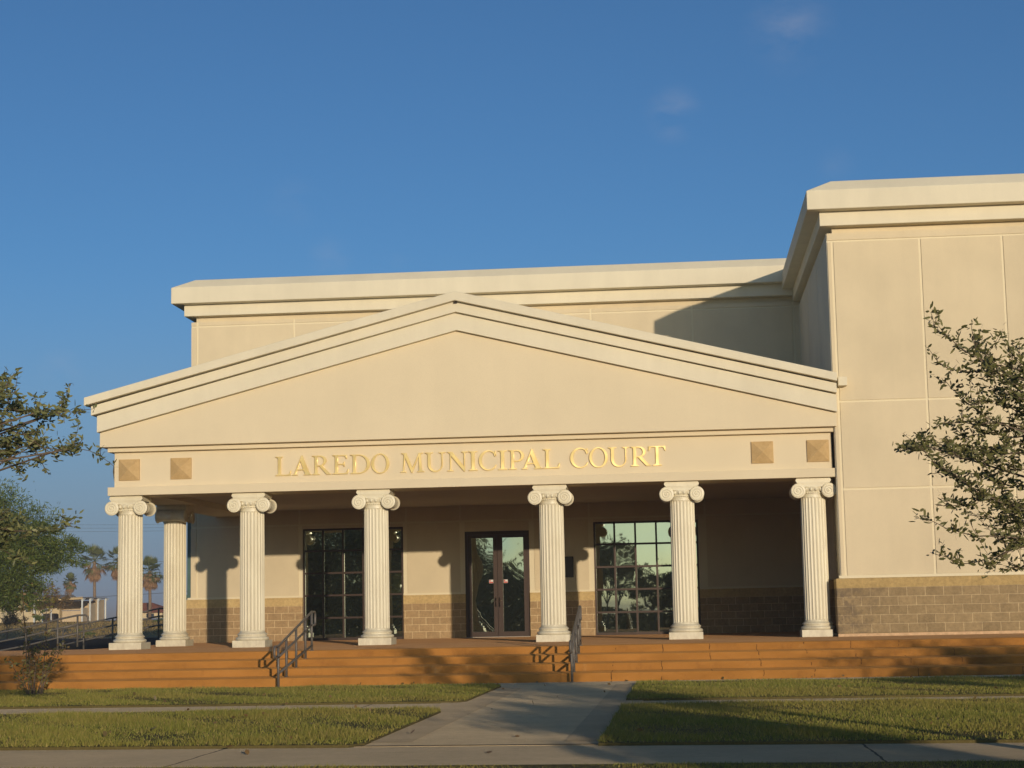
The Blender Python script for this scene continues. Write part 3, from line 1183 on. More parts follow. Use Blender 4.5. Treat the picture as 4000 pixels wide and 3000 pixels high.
# ------------------------------------------------------------------ ground
def terrain_z(x, y):
    z = ZG-.07
    if y > 100:
        t = min(1, (y-100)/66.)
        z += 1.47*t
    return z


gm = MB()
ys = [-2500, -600, -200, -100, -60, -40, -26, -10, 0, 10, 18, 26, 35, 45, 60, 75, 90, 100, 110, 120, 135, 150, 166, 190, 260, 500, 1200, 3500]
xs = [-3000, -1000, -400, -200, -120, -80, -60, -40, -20, 0, 20, 60, 200, 1000, 3000]
vs = [(x, y, terrain_z(x, y)) for y in ys for x in xs]
fs = [(j*len(xs)+i, j*len(xs)+i+1, (j+1)*len(xs)+i+1, (j+1)*len(xs)+i) for j in range(len(ys)-1) for i in range(len(xs)-1)]
gm.add(vs, fs, True)
tag(gm.build('ground', M['field']), kind='structure')


def sheet(name, poly, z, mat, thick=.0):
    mb = MB()
    if thick:
        mb.prism(poly, z-thick, z, 'z')
    else:
        mb.add([(x, y, z) for x, y in poly], [tuple(range(len(poly)))])
    return tag(mb.build(name, mat, None, None, .008 if thick else 0), kind='structure')


def far_edge(x):   # lawn edge nearest the steps
    return -9.65-.066*(x-3.04)


def mid_a(x): return -15.97-.053*(x-4.59)
def mid_b(x): return -17.90+.011*(x-5.07)
def near_a(x): return -24.66-.078*(x-6.73)
def near_b(x): return -27.20-.055*(x-7.26)


PL, PR = 7.93, 10.27
X0, X1 = -14, 34
# lawns (soil) as raised beds between the walks
LZ = ZG+.035
def lawn_poly(side, fa, fb, notch=0.):
    if side == 'L':
        return [(X0, fb(X0)), (PL-.9, fb(PL-.9)), (PL-.12, fb(PL)), (PL, fb(PL)+.25), (PL, fa(PL)-.9+notch), (PL-.1, fa(PL)-.35), (PL-.5, fa(PL)), (X0, fa(X0))]
    return [(PR, fb(PR)), (X1, fb(X1)), (X1, fa(X1)), (PR+.1, fa(PR)), (PR, fa(PR)-.15)]


lawns = [lawn_poly('L', far_edge, mid_a), lawn_poly('R', far_edge, mid_a), lawn_poly('L', mid_b, near_a), lawn_poly('R', mid_b, near_a),
         [(X0, -29.6), (X1, -29.6), (X1, near_b(X1)), (X0, near_b(X0))]]
for p in lawns:
    sheet('lawn_bed', p, LZ, M['soil'], .12)
# walks
sheet('walkway', [(X0, -8.7), (X0, far_edge(X0)-.3), (X1, far_edge(X1)-.3), (X1, -8.7)], ZG, M['walk'], .08)
sheet('inner_walk', [(X0, mid_a(X0)+.2), (X0, mid_b(X0)-.2), (X1, mid_b(X1)-.2), (X1, mid_a(X1)+.2)], ZG+.002, M['walk'], .08)
sheet('sidewalk', [(X0, near_a(X0)+.2), (X0, near_b(X0)-.2), (X1, near_b(X1)-.2), (X1, near_a(X1)+.2)], ZG+.004, M['walk'], .08)
sheet('path', [(PL-.35, far_edge(PL)+.1), (PL-.35, near_a(PL)+.1), (PR+.25, near_a(PR)+.1), (PR+.25, far_edge(PR)+.1)], ZG+.008, M['path'], .06)
M['path_edge'] = conc_mat('trowelled_path_edge', (.54, .42, .26))
sheet('path_border', [(PL-.34, far_edge(PL)-.2), (PL-.34, near_a(PL)+.6), (PL+.42, near_a(PL)+.6), (PL+.42, far_edge(PL)-1.6)], ZG+.012, M['path_edge'])
sheet('path_border', [(PR-.36, far_edge(PR)-.2), (PR-.36, near_a(PR)+.6), (PR+.24, near_a(PR)+.6), (PR+.24, far_edge(PR)-.2)], ZG+.012, M['path_edge'])
sheet('path_joint', [(PL-.34, near_a(PL)+.10), (PR+.24, near_a(PR)+.10), (PR+.24, near_a(PR)+.17), (PL-.34, near_a(PL)+.17)], ZG+.013, M['darkbox'])  # joint at the sidewalk, its shadow line painted in as a dark strip
for k in range(1, 5):
    y = far_edge(9)-.4-k*2.9
    sheet('path_joint', [(PL+.42, y), (PR-.36, y), (PR-.36, y+.02), (PL+.42, y+.02)], ZG+.0115, M['path_edge'])
sheet('kerb', [(X0, -29.62), (X0, -29.8), (X1, -29.8), (X1, -29.62)], ZG+.03, M['kerb'], .25)
sheet('road', [(-400, -29.81), (-400, -41), (400, -41), (400, -29.81)], ZG-.06, M['asphalt'])
sheet('parking_lot', [(-90, 17.5), (-90, 99), (-3.5, 99), (-3.5, 17.5)], terrain_z(0, 10)+.012, M['asphalt'])
sheet('side_drive', [(-80, -5.0), (-80, 17.4), (-14.1, 17.4), (-14.1, -5.0)], terrain_z(0, 0)+.006, M['asphalt'])
sheet('side_yard', [(-14.05, 1.95), (-14.05, 17.4), (-3.5, 17.4), (-3.5, 1.95)], terrain_z(0, 0)+.012, M['asphalt'])


# grass blades
def inside(poly, x, y):
    r = np.zeros(len(x), bool)
    n = len(poly)
    for i in range(n):
        x1, y1 = poly[i]
        x2, y2 = poly[(i+1) % n]
        c = ((y1 > y) != (y2 > y)) & (x < (x2-x1)*(y-y1)/((y2-y1) if y2 != y1 else 1e-9)+x1)
        r ^= c
    return r


def grass(name, poly, dens, h, z, mat, xlim, label=None, w=.0042):
    px = [p[0] for p in poly]
    py = [p[1] for p in poly]
    xa, xb = max(min(px), xlim[0]), min(max(px), xlim[1])
    ya, yb = min(py), max(py)
    n = int((xb-xa)*(yb-ya)*dens)
    x = nrnd.uniform(xa, xb, n)
    y = nrnd.uniform(ya, yb, n)
    k = inside(poly, x, y)
    x, y = x[k], y[k]
    n = len(x)
    pt = np.sin(x*1.7+2*np.sin(y*.9))*np.sin(y*1.3+x*.6)+.6*np.sin(x*4.1+y*2.3+1.5*np.sin(x*.8))
    keep = nrnd.uniform(0, 1, n) < np.clip(.80+.35*pt, .18, 1)
    x, y, pt = x[keep], y[keep], pt[keep]
    n = len(x)
    hh = h*nrnd.uniform(.5, 1.35, n)*(1+.30*pt)
    tall = nrnd.uniform(0, 1, n) < .012
    hh[tall] *= 1.9
    a = nrnd.uniform(0, 2*np.pi, n)
    lean = nrnd.uniform(.1, .9, n)*hh
    b = nrnd.uniform(0, 2*np.pi, n)
    ww = w*nrnd.uniform(.7, 1.5, n)
    V = np.zeros((n, 3, 3))
    V[:, 0] = np.stack([x-ww*np.cos(a), y-ww*np.sin(a), np.full(n, z)], 1)
    V[:, 1] = np.stack([x+ww*np.cos(a), y+ww*np.sin(a), np.full(n, z)], 1)
    V[:, 2] = np.stack([x+lean*np.cos(b), y+lean*np.sin(b), z+hh], 1)
    o = poly_object(name, V.reshape(-1, 3), 3, mat, None, 3)
    tag(o, label, 'grass', None, 'stuff')
    return o


labs = ['mown green grass of the lawn strip left of the path nearest the steps', 'mown green grass of the lawn strip right of the path nearest the steps',
        'mown green grass of the lawn left of the path beside the street sidewalk', 'mown green grass of the lawn right of the path beside the street sidewalk',
        'grass verge on the street side of the sidewalk']
lims = [(-4, 9), (9, 22), (0, 9), (9, 20), (4, 19)]
for p, lb, lm, dn, h in zip(lawns, labs, lims, (1500, 1500, 1900, 1900, 2200), (.036, .036, .040, .040, .018)):
    grass('grass', p, dn, h, LZ-.005, M['grass'], lm, lb)
grass('field_grass', [(-80, 101), (-22, 101), (-22, 158), (-80, 158)], 9, .20, .0, M['drygrass'], (-80, -22), 'dry tan grass scattered over the empty lot behind the ramp', .03)
fg = bpy.data.objects['field_grass']
me = fg.data
cc = np.zeros(len(me.vertices)*3, np.float32)
me.vertices.foreach_get('co', cc)
cc = cc.reshape(-1, 3)
cc[:, 2] += np.array([terrain_z(0, y) for y in cc[:, 1]])
me.vertices.foreach_set('co', cc.ravel())
me.update()

# ------------------------------------------------------------------ trees
def leaves_along(pts, n, spread, L, W, rs, up=.25):
    """n leaf blades (6-gon, slightly folded) scattered round polyline points; returns verts"""
    pts = np.asarray(pts, float)
    c = pts+rs.normal(0, 1, pts.shape)*spread
    m = len(c)
    d = rs.normal(0, 1, (m, 3))
    d[:, 2] = d[:, 2]*.6+up
    d /= np.linalg.norm(d, axis=1)[:, None]
    s = rs.normal(0, 1, (m, 3))
    s -= d*(s*d).sum(1)[:, None]
    s /= np.linalg.norm(s, axis=1)[:, None]
    l = L*rs.uniform(.6, 1.25, m)[:, None]
    w = W*rs.uniform(.7, 1.25, m)[:, None]
    V = np.stack([c, c+d*l*.3+s*w*.5, c+d*l*.72+s*w*.42, c+d*l, c+d*l*.72-s*w*.42, c+d*l*.3-s*w*.5], 1)
    return V.reshape(-1, 3)


def resample(pts, step):
    pts = [Vector(p) for p in pts]
    out = []
    for a, b in zip(pts, pts[1:]):
        n = max(1, int((b-a).length/step))
        for i in range(n):
            out.append(a.lerp(b, i/n))
    out.append(pts[-1])
    return out


def foreground_oak(root_name, label, branches, center, trunk_base, seed, leafmat, dens, crown_r, crown_n, clip, low=None):
    """branches: survey polylines from tip to inner end; all join the limb system at the crown centre"""
    rs = np.random.RandomState(seed)
    rr = random.Random(seed)
    root = thing(root_name, label, 'tree', trunk_base)
    O = Vector(trunk_base)
    C0 = Vector(center)
    tb = MB()
    fork = O.lerp(C0, .55)
    fork.x = O.x+(C0.x-O.x)*.3
    tb.tube([Vector((0, 0, -.1)), (fork-O)*.5+Vector((.03, .02, 0)), fork-O, C0-O+Vector((0, 0, .6))], [.11, .085, .07, .02], 10)
    tb.build('trunk', M['bark'], root)
    lb = MB()
    LV = []
    for pts in branches:
        P = resample(pts, .05)
        n = len(P)
        P2 = [p+Vector((rr.uniform(-.006, .006), rr.uniform(-.02, .02), rr.uniform(-.006, .006))) for p in P]
        inner = P2[-1]
        j = fork.lerp(C0, rr.uniform(.2, 1.0))
        mid = inner.lerp(j, .5)+Vector((0, rr.uniform(-.1, .1), rr.uniform(-.05, .1)))
        full = P2+[mid, j]
        rad = [.002+.0045*min(1, i/max(1, n))+(0 if i < n else .004*(i-n+1)) for i in range(len(full))]
        lb.tube([p-O for p in full], rad, 6)
        # leaves on main axis + twigs
        arr = np.array([tuple(p) for p in P2])
        rep = np.repeat(arr, dens, 0)
        LV.append(leaves_along(rep, 0, .013, .060, .020, rs))
        for i in range(2, n, 2):
            f = i/n
            for q in range(int(rr.random() < .9) + (rr.random() < .25+.5*f)):
                L = rr.uniform(.05, .12)+.22*f*rr.random()
                ax = (P2[max(0, i-2)]-P2[min(n-1, i+1)]).normalized()
                side = Vector((rr.uniform(-1, 1), rr.uniform(-1, 1), rr.uniform(-.7, 1))).normalized()
                dr = (ax*.7+side).normalized()
                tw = [P2[i]+dr*L*t+Vector((0, 0, .03*t*t)) for t in (0, .35, .7, 1)]
                lb.tube([p-O for p in tw], [.004, .003, .0025, .0015], 4, False)
                seg = resample(tw, .03)
                rep = np.repeat(np.array([tuple(p) for p in seg]), max(3, dens), 0)
                LV.append(leaves_along(rep, 0, .016, .056, .019, rs))
    # the rest of the crown
    for k in range(crown_n):
        while True:
            v = Vector((rr.gauss(0, .5), rr.gauss(0, .5), rr.gauss(0, .5)))
            if v.length < 1.1:
                break
        c = C0+Vector((v.x*crown_r[0], v.y*crown_r[1], v.z*crown_r[2]))
        if low and k % 3 == 0:
            c = Vector((low[0]+v.x*.95, low[1]+v.y*1.2, low[2]+v.z*.5))
        if not clip(c):
            continue
        tip = c+Vector((rr.uniform(-.3, .3), rr.uniform(-.3, .3), rr.uniform(-.1, .3)))
        if not clip(tip):
            tip = c+Vector((0, rr.uniform(-.3, .3), .2))
        seg = resample([c, tip], .035)
        st_ = fork.lerp(C0, rr.uniform(.3, 1.0))
        bend = Vector((rr.uniform(-.18, .18), rr.uniform(-.18, .18), rr.uniform(.0, .25)))
        if k % 2 == 0:
            lb.tube([st_-O, st_.lerp(c, .35)+bend*.7-O, st_.lerp(c, .7)+bend-O, c-O, tip-O], [.012, .009, .006, .004, .002], 4, False)
        rep = np.repeat(np.array([tuple(p) for p in seg]), 10, 0)
        LV.append(leaves_along(rep, 0, .085, .056, .021, rs))
    lb.build('limbs', M['bark'], root)
    V = np.concatenate(LV)-np.array(tuple(O))
    poly_object('crown', V, 6, leafmat, root, 6)
    return root


def br(pts, Y0, dy, rr):
    y = Y0+rr.uniform(-dy, dy)
    dyn = rr.uniform(-.5, .5)
    n = len(pts)
    return [at(u, v, y+dyn*i/n) for i, (u, v) in enumerate(pts)]


rr = random.Random(21)
OAK_R = [
    [(3636, 1220), (3650, 1280), (3696, 1309), (3745, 1354), (3820, 1399), (3895, 1424), (4010, 1450)],
    [(3795, 1265), (3800, 1314), (3810, 1364), (3840, 1408)],
    [(3628, 1359), (3661, 1414), (3715, 1444), (3785, 1449), (3870, 1454), (4010, 1485)],
    [(3646, 1468), (3696, 1493), (3740, 1538), (3775, 1573), (3820, 1608), (3875, 1648), (3934, 1657), (4020, 1675)],
    [(3646, 1672), (3696, 1652), (3765, 1647), (3820, 1662), (3895, 1650)],
    [(3531, 1692), (3561, 1727), (3621, 1772), (3656, 1812), (3705, 1841), (3770, 1886), (3845, 1936), (4020, 2000)],
    [(3515, 1752), (3560, 1748), (3600, 1735)],
    [(3581, 1697), (3646, 1737), (3720, 1742), (3770, 1762), (3820, 1777), (3895, 1747), (4020, 1727)],
    [(3640, 1775), (3700, 1775), (3760, 1790), (3840, 1800), (3930, 1775), (4020, 1760)],
    [(3650, 1745), (3720, 1765), (3790, 1785), (3850, 1770), (3920, 1740)],
    [(3636, 1851), (3676, 1846), (3725, 1861), (3790, 1900), (3860, 1935)],
    [(3594, 2010), (3641, 2035), (3696, 2065), (3755, 2080), (3820, 2094), (3895, 2094), (4010, 2104)],
    [(3636, 2159), (3696, 2179), (3745, 2199), (3795, 2199), (3870, 2179), (3944, 2149), (4010, 2134)],
    [(3914, 2234), (3944, 2219), (4010, 2210)],
    [(3660, 1976), (3745, 1976), (3795, 1966), (3850, 1938)],
    [(3780, 1580), (3850, 1570), (3930, 1560), (4020, 1560)],
    [(3970, 1350), (3985, 1400), (4005, 1450)],
    [(3830, 1500), (3900, 1520), (3960, 1545), (4030, 1570)],
    [(3840, 1410), (3900, 1440), (3960, 1470), (4030, 1490)],
    [(3720, 1720), (3800, 1700), (3880, 1690), (3960, 1710), (4030, 1700)],
    [(3760, 1850), (3830, 1850), (3900, 1880), (3960, 1900), (4030, 1910)],
    [(3780, 2010), (3850, 2020), (3920, 2030), (4020, 2040)],
    [(3800, 1930), (3870, 1960), (3940, 1980), (4030, 1990)],
    [(3880, 2060), (3940, 2070), (4030, 2080)],
    [(3860, 1860), (3920, 1840), (4030, 1830)],
    [(3900, 1560), (3950, 1600), (4030, 1620)],
    [(3940, 2140), (3980, 2120), (4030, 2110)],
    [(3900, 1970), (3950, 2000), (4030, 2020)],
    [(3910, 1480), (3960, 1500), (4040, 1530)],
]
Yo = -28.3
cr = at(4560, 1930, Yo)
foreground_oak('oak_tree', 'small-leaved green oak reaching into the right edge in front of the wing wall',
               [br(b, Yo, .35, rr) for b in OAK_R], cr, (cr.x+.1, Yo, ZG), 5, M['oak_leaf'], 4, (1.0, 1.3, 1.0), 220,
               lambda c: (c.x-CAM.x)/(c.y-CAM.y) > .196, (14.75, Yo, .75))
OAK_L = [
    [(18, 1467), (27, 1517), (50, 1544), (40, 1575), (-80, 1590)],
    [(88, 1562), (55, 1535), (10, 1530), (-80, 1545)],
    [(0, 1500), (-60, 1530), (-140, 1570)],
    [(366, 1600), (325, 1598), (271, 1607), (217, 1612), (149, 1612), (90, 1607), (0, 1594), (-150, 1580)],
    [(252, 1572), (245, 1590), (220, 1610)],
    [(253, 1655), (248, 1630), (225, 1612)],
    [(200, 1648), (170, 1630), (140, 1615)],
    [(190, 1595), (165, 1605), (130, 1612)],
    [(90, 1575), (70, 1595), (40, 1600)],
    [(445, 1822), (430, 1810), (393, 1784), (353, 1761), (316, 1752), (253, 1757), (172, 1752), (113, 1707), (0, 1671), (-150, 1640)],
    [(310, 1735), (290, 1748), (255, 1757)],
    [(285, 1775), (270, 1762), (240, 1756)],
    [(194, 1852), (180, 1830), (163, 1806), (145, 1775), (130, 1740)],
    [(95, 1874), (82, 1850), (68, 1833), (0, 1788), (-120, 1760)],
    [(150, 1690), (120, 1700), (80, 1720), (20, 1740), (-120, 1740)],
    [(175, 1720), (140, 1735), (100, 1740), (40, 1760), (-100, 1790)],
    [(185, 1745), (150, 1755), (110, 1765), (60, 1770), (-80, 1800)],
    [(30, 1640), (10, 1660), (-60, 1680)],
    [(20, 1730), (0, 1745), (-100, 1760)],
    [(150, 2122), (120, 2110), (90, 2099), (50, 2088), (0, 2081), (-140, 2060)],
    [(290, 2057), (253, 2060), (200, 2072), (140, 2076), (60, 2075), (-120, 2050)],
    [(127, 2212), (100, 2195), (59, 2172), (0, 2145), (-140, 2110)],
    [(75, 2050), (50, 2070), (10, 2085), (-100, 2090)],
    [(35, 2015), (10, 2030), (-80, 2050)],
]
Yl = -28.5
cl = at(-620, 1800, Yl)
foreground_oak('oak_tree', 'grey-green oak whose twigs reach in from the left edge against the sky',
               [br(b, Yl, .35, rr) for b in OAK_L], cl, (cl.x-.1, Yl, ZG), 9, M['oak_leaf_grey'], 4, (1.05, 1.3, 1.0), 170,
               lambda c: (c.x-CAM.x)/(c.y-CAM.y) < -.400)


def far_tree(name, label, base, trunk_h, centers, n, L, W, mat, seed, trunk_r=.2, group=None, spiky=.25, cat='tree', limbs=True):
    """centers: list of (offset xyz, radii xyz, weight) clumps relative to base"""
    rs = np.random.RandomState(seed)
    rr = random.Random(seed)
    root = thing(name, label, cat, base, group)
    tb = MB()
    top = Vector(centers[0][0])
    tb.tube([(0, 0, -.2), (rr.uniform(-.1, .1), 0, trunk_h*.5), (top.x*.3, top.y*.3, trunk_h)], [trunk_r, trunk_r*.8, trunk_r*.6], 8)
    for (o, r, w) in centers:
        o = Vector(o)
        tb.tube([(top.x*.25, top.y*.25, trunk_h*.85), o*.6+Vector((0, 0, trunk_h*.35)), o], [trunk_r*.5, trunk_r*.3, trunk_r*.1], 6)
    tb.build('trunk', M['bark'], root)
    LV = []
    tot = sum(c[2] for c in centers)
    for (o, r, w) in centers:
        m = int(n*w/tot)
        # sub clumps make an uneven outline with gaps
        k = max(6, m//60)
        d = rs.normal(0, 1, (k, 3))
        d /= np.linalg.norm(d, axis=1)[:, None]
        rad = rs.uniform(.35, 1.08, (k, 1))
        cc = np.array(o)+d*rad*np.array(r)
        idx = rs.randint(0, k, m)
        p = cc[idx]+rs.normal(0, 1, (m, 3))*np.array(r)*.13
        dd = rs.normal(0, 1, (m, 3))+d[idx]*spiky*4
        dd /= np.linalg.norm(dd, axis=1)[:, None]
        s = rs.normal(0, 1, (m, 3))
        s -= dd*(s*dd).sum(1)[:, None]
        s /= np.linalg.norm(s, axis=1)[:, None]
        l = L*rs.uniform(.5, 1.4, m)[:, None]
        ww = W*rs.uniform(.6, 1.3, m)[:, None]
        V = np.stack([p-dd*l*.5, p+s*ww*.5, p+dd*l*.5, p-s*ww*.5], 1)
        LV.append(V.reshape(-1, 3))
    poly_object('crown', np.concatenate(LV), 4, mat, root, 4)
    return root


tz = terrain_z
far_tree('mesquite_tree', 'broad feathery dark green tree at the left edge behind the ramp', (-24.9, 50, tz(0, 50)), 2.6,
         [((.2, 0, 6.6), (2.4, 2.6, 2.0), 3), ((2.0, 0, 5.6), (2.2, 2.4, 1.7), 3), ((-2.2, .4, 5.6), (2.4, 2.6, 2.2), 3), ((.9, -.5, 4.2), (2.2, 2.2, 1.5), 3), ((3.4, .2, 4.9), (1.4, 1.6, 1.0), 1.6), ((-.6, -.8, 3.2), (2.2, 2.0, 1.4), 2), ((-3.0, 0, 3.6), (2, 2, 1.8), 2), ((1.2, -.3, 3.0), (1.9, 1.8, 1.0), 1.6), ((-1.2, .2, 7.6), (2, 2, 1.3), 1.2)],
         52000, .26, .05, M['mesq_leaf'], 31, .22, None, .3)
far_tree('dry_tree', 'brown half-bare small tree beside the carport roof', (-40.6, 102, tz(0, 102)), 1.9,
         [((0, 0, 3.5), (1.5, 1.5, 1.15), 2), ((1.1, 0, 3.1), (1.0, 1.1, .8), 1), ((-1.3, 0, 3.4), (1.2, 1.2, 1.05), 1)], 3600, .22, .05, M['dry_leaf'], 33, .07)
far_tree('dry_tree', 'brown leafy young tree in front of the cream house at the far left', (-43.9, 102, tz(0, 102)), 1.5,
         [((0, 0, 3.1), (1.3, 1.3, 1.75), 2), ((.6, 0, 1.9), (1.1, 1.2, .95), 1), ((-1.9, 0, 2.9), (1.4, 1.2, 1.4), 1)], 5000, .24, .06, M['dry_leaf'], 35, .07)
far_tree('yard_shrub', 'dark green round shrub against the cream house wall', (-58.5, 150, tz(0, 150)), .4,
         [((0, 0, 1.0), (1.0, .9, .8), 1)], 900, .22, .08, M['mesq_leaf'], 36, .05, None, .2, 'shrub')
# weeds along the back edge of the lot
for i, (x, y, s) in enumerate([(-33.5, 112, .9), (-45.5, 152, .8), (-38.0, 104, .7)]):
    far_tree('weed_clump', ['tall green weeds between the two left columns', 'green weeds growing beside the carport posts', 'small green weed in the dry lot behind the ramp'][i],
             (x, y, tz(0, y)), .2, [((0, 0, s*.5), (s*1.3, s, s*.5), 1)], 500, .2, .04, M['mesq_leaf'], 40+i, .02, 'weeds in the dry lot', .5, 'weeds')


def fan_palm(base, h, crown, seed, label):
    rr = random.Random(seed)
    root = thing('fan_palm', label, 'palm tree', base, 'fan palms on the horizon')
    mb = MB()
    mb.tube([(0, 0, -.2), (.05, 0, h*.4), (.0, 0, h*.8), (0, 0, h)], [.24, .20, .19, .2], 10)
    mb.build('trunk', M['palm_bark'], root)
    gv, dv = MB(), MB()

    def frond(mb, a, el, L, fan, droop):
        d = Vector((math.cos(a)*math.cos(el), math.sin(a)*math.cos(el), math.sin(el)))
        p0 = Vector((0, 0, h))
        p1 = p0+d*L*.5+Vector((0, 0, -droop*.25))
        side = d.cross(Vector((0, 0, 1)))
        side = side.normalized() if side.length > .01 else Vector((1, 0, 0))
        up = side.cross(d)
        mb.tube([p0, p1], [.03, .02], 4, False)
        n = 11
        for k in range(n):
            f = (k/(n-1)-.5)*2
            ang = f*1.25
            dr = (d*math.cos(ang)+side*math.sin(ang)+up*.15).normalized()
            tip = p1+dr*fan*(1-.25*abs(f))+Vector((0, 0, -droop*(.3+.5*abs(f))))
            mid = p1+dr*fan*.55
            w = side.cross(dr)*0+dr.cross(up).normalized()*.07
            mb.add([p1, mid+w, tip, mid-w], [(0, 1, 2, 3)])
    for i in range(34):
        a = rr.uniform(0, 2*math.pi)
        el = R(rr.uniform(-42, 80))
        frond(gv, a, el, crown*rr.uniform(.8, 1.1), crown*.52, crown*.28*(1.2-el))
    gv.build('crown', M['palm_leaf'], root)
    for i in range(46):
        a = rr.uniform(0, 2*math.pi)
        el = R(rr.uniform(-88, -62))
        frond(dv, a, el, crown*rr.uniform(.7, 1.5), crown*.40, crown*.25)
    for i in range(10):
        frond(dv, rr.uniform(0, 6.28), R(rr.uniform(-45, -10)), crown*rr.uniform(.9, 1.2), crown*.4, crown*.4)
    dv.build('dead_skirt', M['palm_dead'], root)
    return root


zb = tz(0, 190)
fan_palm((-68.9, 190, zb), 5.2, 1.25, 1, 'smallest fan palm, rising just behind the carport roof')
fan_palm((-65.65, 190, zb), 7.7, 2.35, 2, 'tall fan palm with a wide crown left of the corner column')
fan_palm((-62.45, 190, zb), 7.7, 2.2, 3, 'tall fan palm half hidden by the left edge of the corner column')
fan_palm((-58.2, 190, zb), 6.3, 2.2, 4, 'tall fan palm seen between the two left columns')

# ------------------------------------------------------------------ neighbours on the horizon
hz = .82
cpt = thing('carport', 'flat-roofed open carport on white posts with beige panel walls', 'carport', (-57, 157, hz))
O = Vector((-57, 157, hz))
RF = [(-64.2, 157, 3.0), (-56.05, 157, 3.33), (-56.05, 165.7, 3.36), (-64.2, 165.7, 3.0)]
mb = MB()
mb.add([tuple(Vector(p)-O) for p in RF]+[tuple(Vector(p)-O+Vector((0, 0, .10))) for p in RF],
       [(0, 3, 2, 1), (4, 5, 6, 7), (0, 1, 5, 4), (1, 2, 6, 5), (2, 3, 7, 6), (3, 0, 4, 7)])
mb.build('roof', M['shed_roof'], cpt)
mb = MB()
mb.prism([(-64.2-O.x, 2.98-O.z), (-56.05-O.x, 3.22-O.z), (-56.05-O.x, 3.5-O.z), (-64.2-O.x, 3.12-O.z)], 156.88-O.y, 156.97-O.y)
mb.build('fascia', M['fascia'], cpt)
for k, (x, y, z1) in enumerate(((-61.69, 157.05, 3.1), (-56.15, 157.05, 3.3), (-56.15, 159.8, 3.34), (-56.15, 162.6, 3.34), (-56.15, 165.4, 3.35))):
    mb = MB()
    mb.box(x-.08-O.x, x+.08-O.x, y-.07-O.y, y+.07-O.y, -.1, z1-O.z)
    mb.build('post', M['white'], cpt)
    if k:
        mb = MB()
        mb.prism([(y-O.y+.08, 3.36-O.z), (y-O.y+1.1, 3.36-O.z), (y-O.y+.08, 3.0-O.z)], -56.12-O.x, -56.05-O.x, 'x')
        mb.build('bracket', M['white'], cpt)
for (x, y) in ((-60.74, 157), (-59.71, 157)):
    mb = MB()
    mb.box(x-.05-O.x, x+.05-O.x, y-.05-O.y, y+.05-O.y, -.1, 1.3)
    mb.build('short_post', M['white'], cpt)
for (x0, x1, y0, y1, z1) in ((-58.6, -56.5, 157.5, 157.6, 1.10), (-56.45, -56.35, 157.3, 159.7, 1.45), (-56.45, -56.35, 159.9, 162.5, 1.95), (-56.45, -56.35, 162.7, 165.5, 2.4), (-64, -56.5, 165.4, 165.5, 2.3)):
    mb = MB()
    mb.box(x0-O.x, x1-O.x, y0-O.y, y1-O.y, -.1, z1)
    mb.build('wall_panel', M['beige_panel'], cpt)
mb = MB()
mb.box(-58.65-O.x, -56.48-O.x, .45, .65, 1.11, 1.22)
mb.build('panel_cap', M['shed_roof'], cpt)

hs = thing('cream_house', 'long cream house with a low dark roof at the far left', 'house', (-64, 164, hz))
O = Vector((-64, 164, hz))
mb = MB()
mb.box(-9, 2.8, 0, 7, -.1, 2.15)
mb.build('wall', M['house'], hs)
mb = MB()
mb.prism([(-.5, 2.15), (3.5, 3.1), (7.5, 2.15), (7.5, 2.05), (-.5, 2.05)], -9.4, 3.2, 'x')
mb.build('roof', M['shed_roof'], hs)
for x in (-6.6, -3.6, -1.25, .9):
    mb = MB()
    mb.box(x, x+.62, -.05, .02, 1.15, 1.8)
    w = mb.build('window', M['win_dark'], hs)
    m2 = MB()
    m2.box(x-.05, x+.67, -.06, -.051, 1.44, 1.48)
    m2.box(x-.05, x+.67, -.055, .0, 1.8, 1.85)
    m2.build('window_frame', M['white'], w)
bx = thing('utility_trailer', 'low dark covered trailer parked under the carport', 'trailer', (-60.6, 158.2, hz))
mb = MB()
mb.prism([(-.55, .22), (.75, .22), (.80, .30), (.78, .80), (.6, .88), (-.42, .88), (-.58, .78)], 0, 1.6)
mb.build('body', M['darkbox'], bx, None, .04)
for x in (-.3, .45):
    mb = MB()
    mb.lathe([(.06, 0), (.24, .0), (.24, .14), (.06, .14)], 14, (x, -.05, .24), 'y')
    mb.build('wheel', M['wood'], bx)

rh = thing('red_roofed_house', 'small cream house under a red hipped roof seen between the two left columns', 'house', (-59.5, 190, 1.0))
mb = MB()
mb.box(-3, 2.4, 2, 9, 0, .75)
mb.build('wall', M['house'], rh)
mb = MB()
mb.add([(-3.5, 1.5, .72), (2.9, 1.5, .72), (2.9, 9.5, .72), (-3.5, 9.5, .72), (-1.4, 5, 2.05), (.2, 5, 2.05)], [(0, 1, 5, 4), (1, 2, 5), (2, 3, 4, 5), (3, 0, 4), (0, 3, 2, 1)])
mb.build('roof', M['red_roof'], rh)
mb = MB()
mb.box(.3, 1.3, 1.9, 1.99, .1, .6)
mb.build('window', M['win_dark'], rh)
fence = thing('garden_fence', 'low grey fence beyond the carport beside the palms', 'fence', (-53, 196, 1.05))
mb = MB()
for i in range(16):
    mb.box(i*.5-.04, i*.5+.04, 0, .06, 0, .95)
mb.build('pickets', M['kerb'], fence)
mb = MB()
mb.box(-.1, 7.7, .061, .1, .55, .66)
mb.build('rail', M['wood'], fence)

# utility poles and wires
def pole(x, y, h, label):
    root = thing('utility_pole', label, 'utility pole', (x, y, tz(0, y)), 'utility poles at the back of the lot')
    mb = MB()
    mb.tube([(0, 0, -.3), (0, 0, h)], [.14, .10], 8)
    mb.build('pole', M['wood'], root)
    mb = MB()
    mb.box(-1.2, 1.2, -.06, .06, h-.7, h-.58)
    mb.build('crossarm', M['wood'], root)


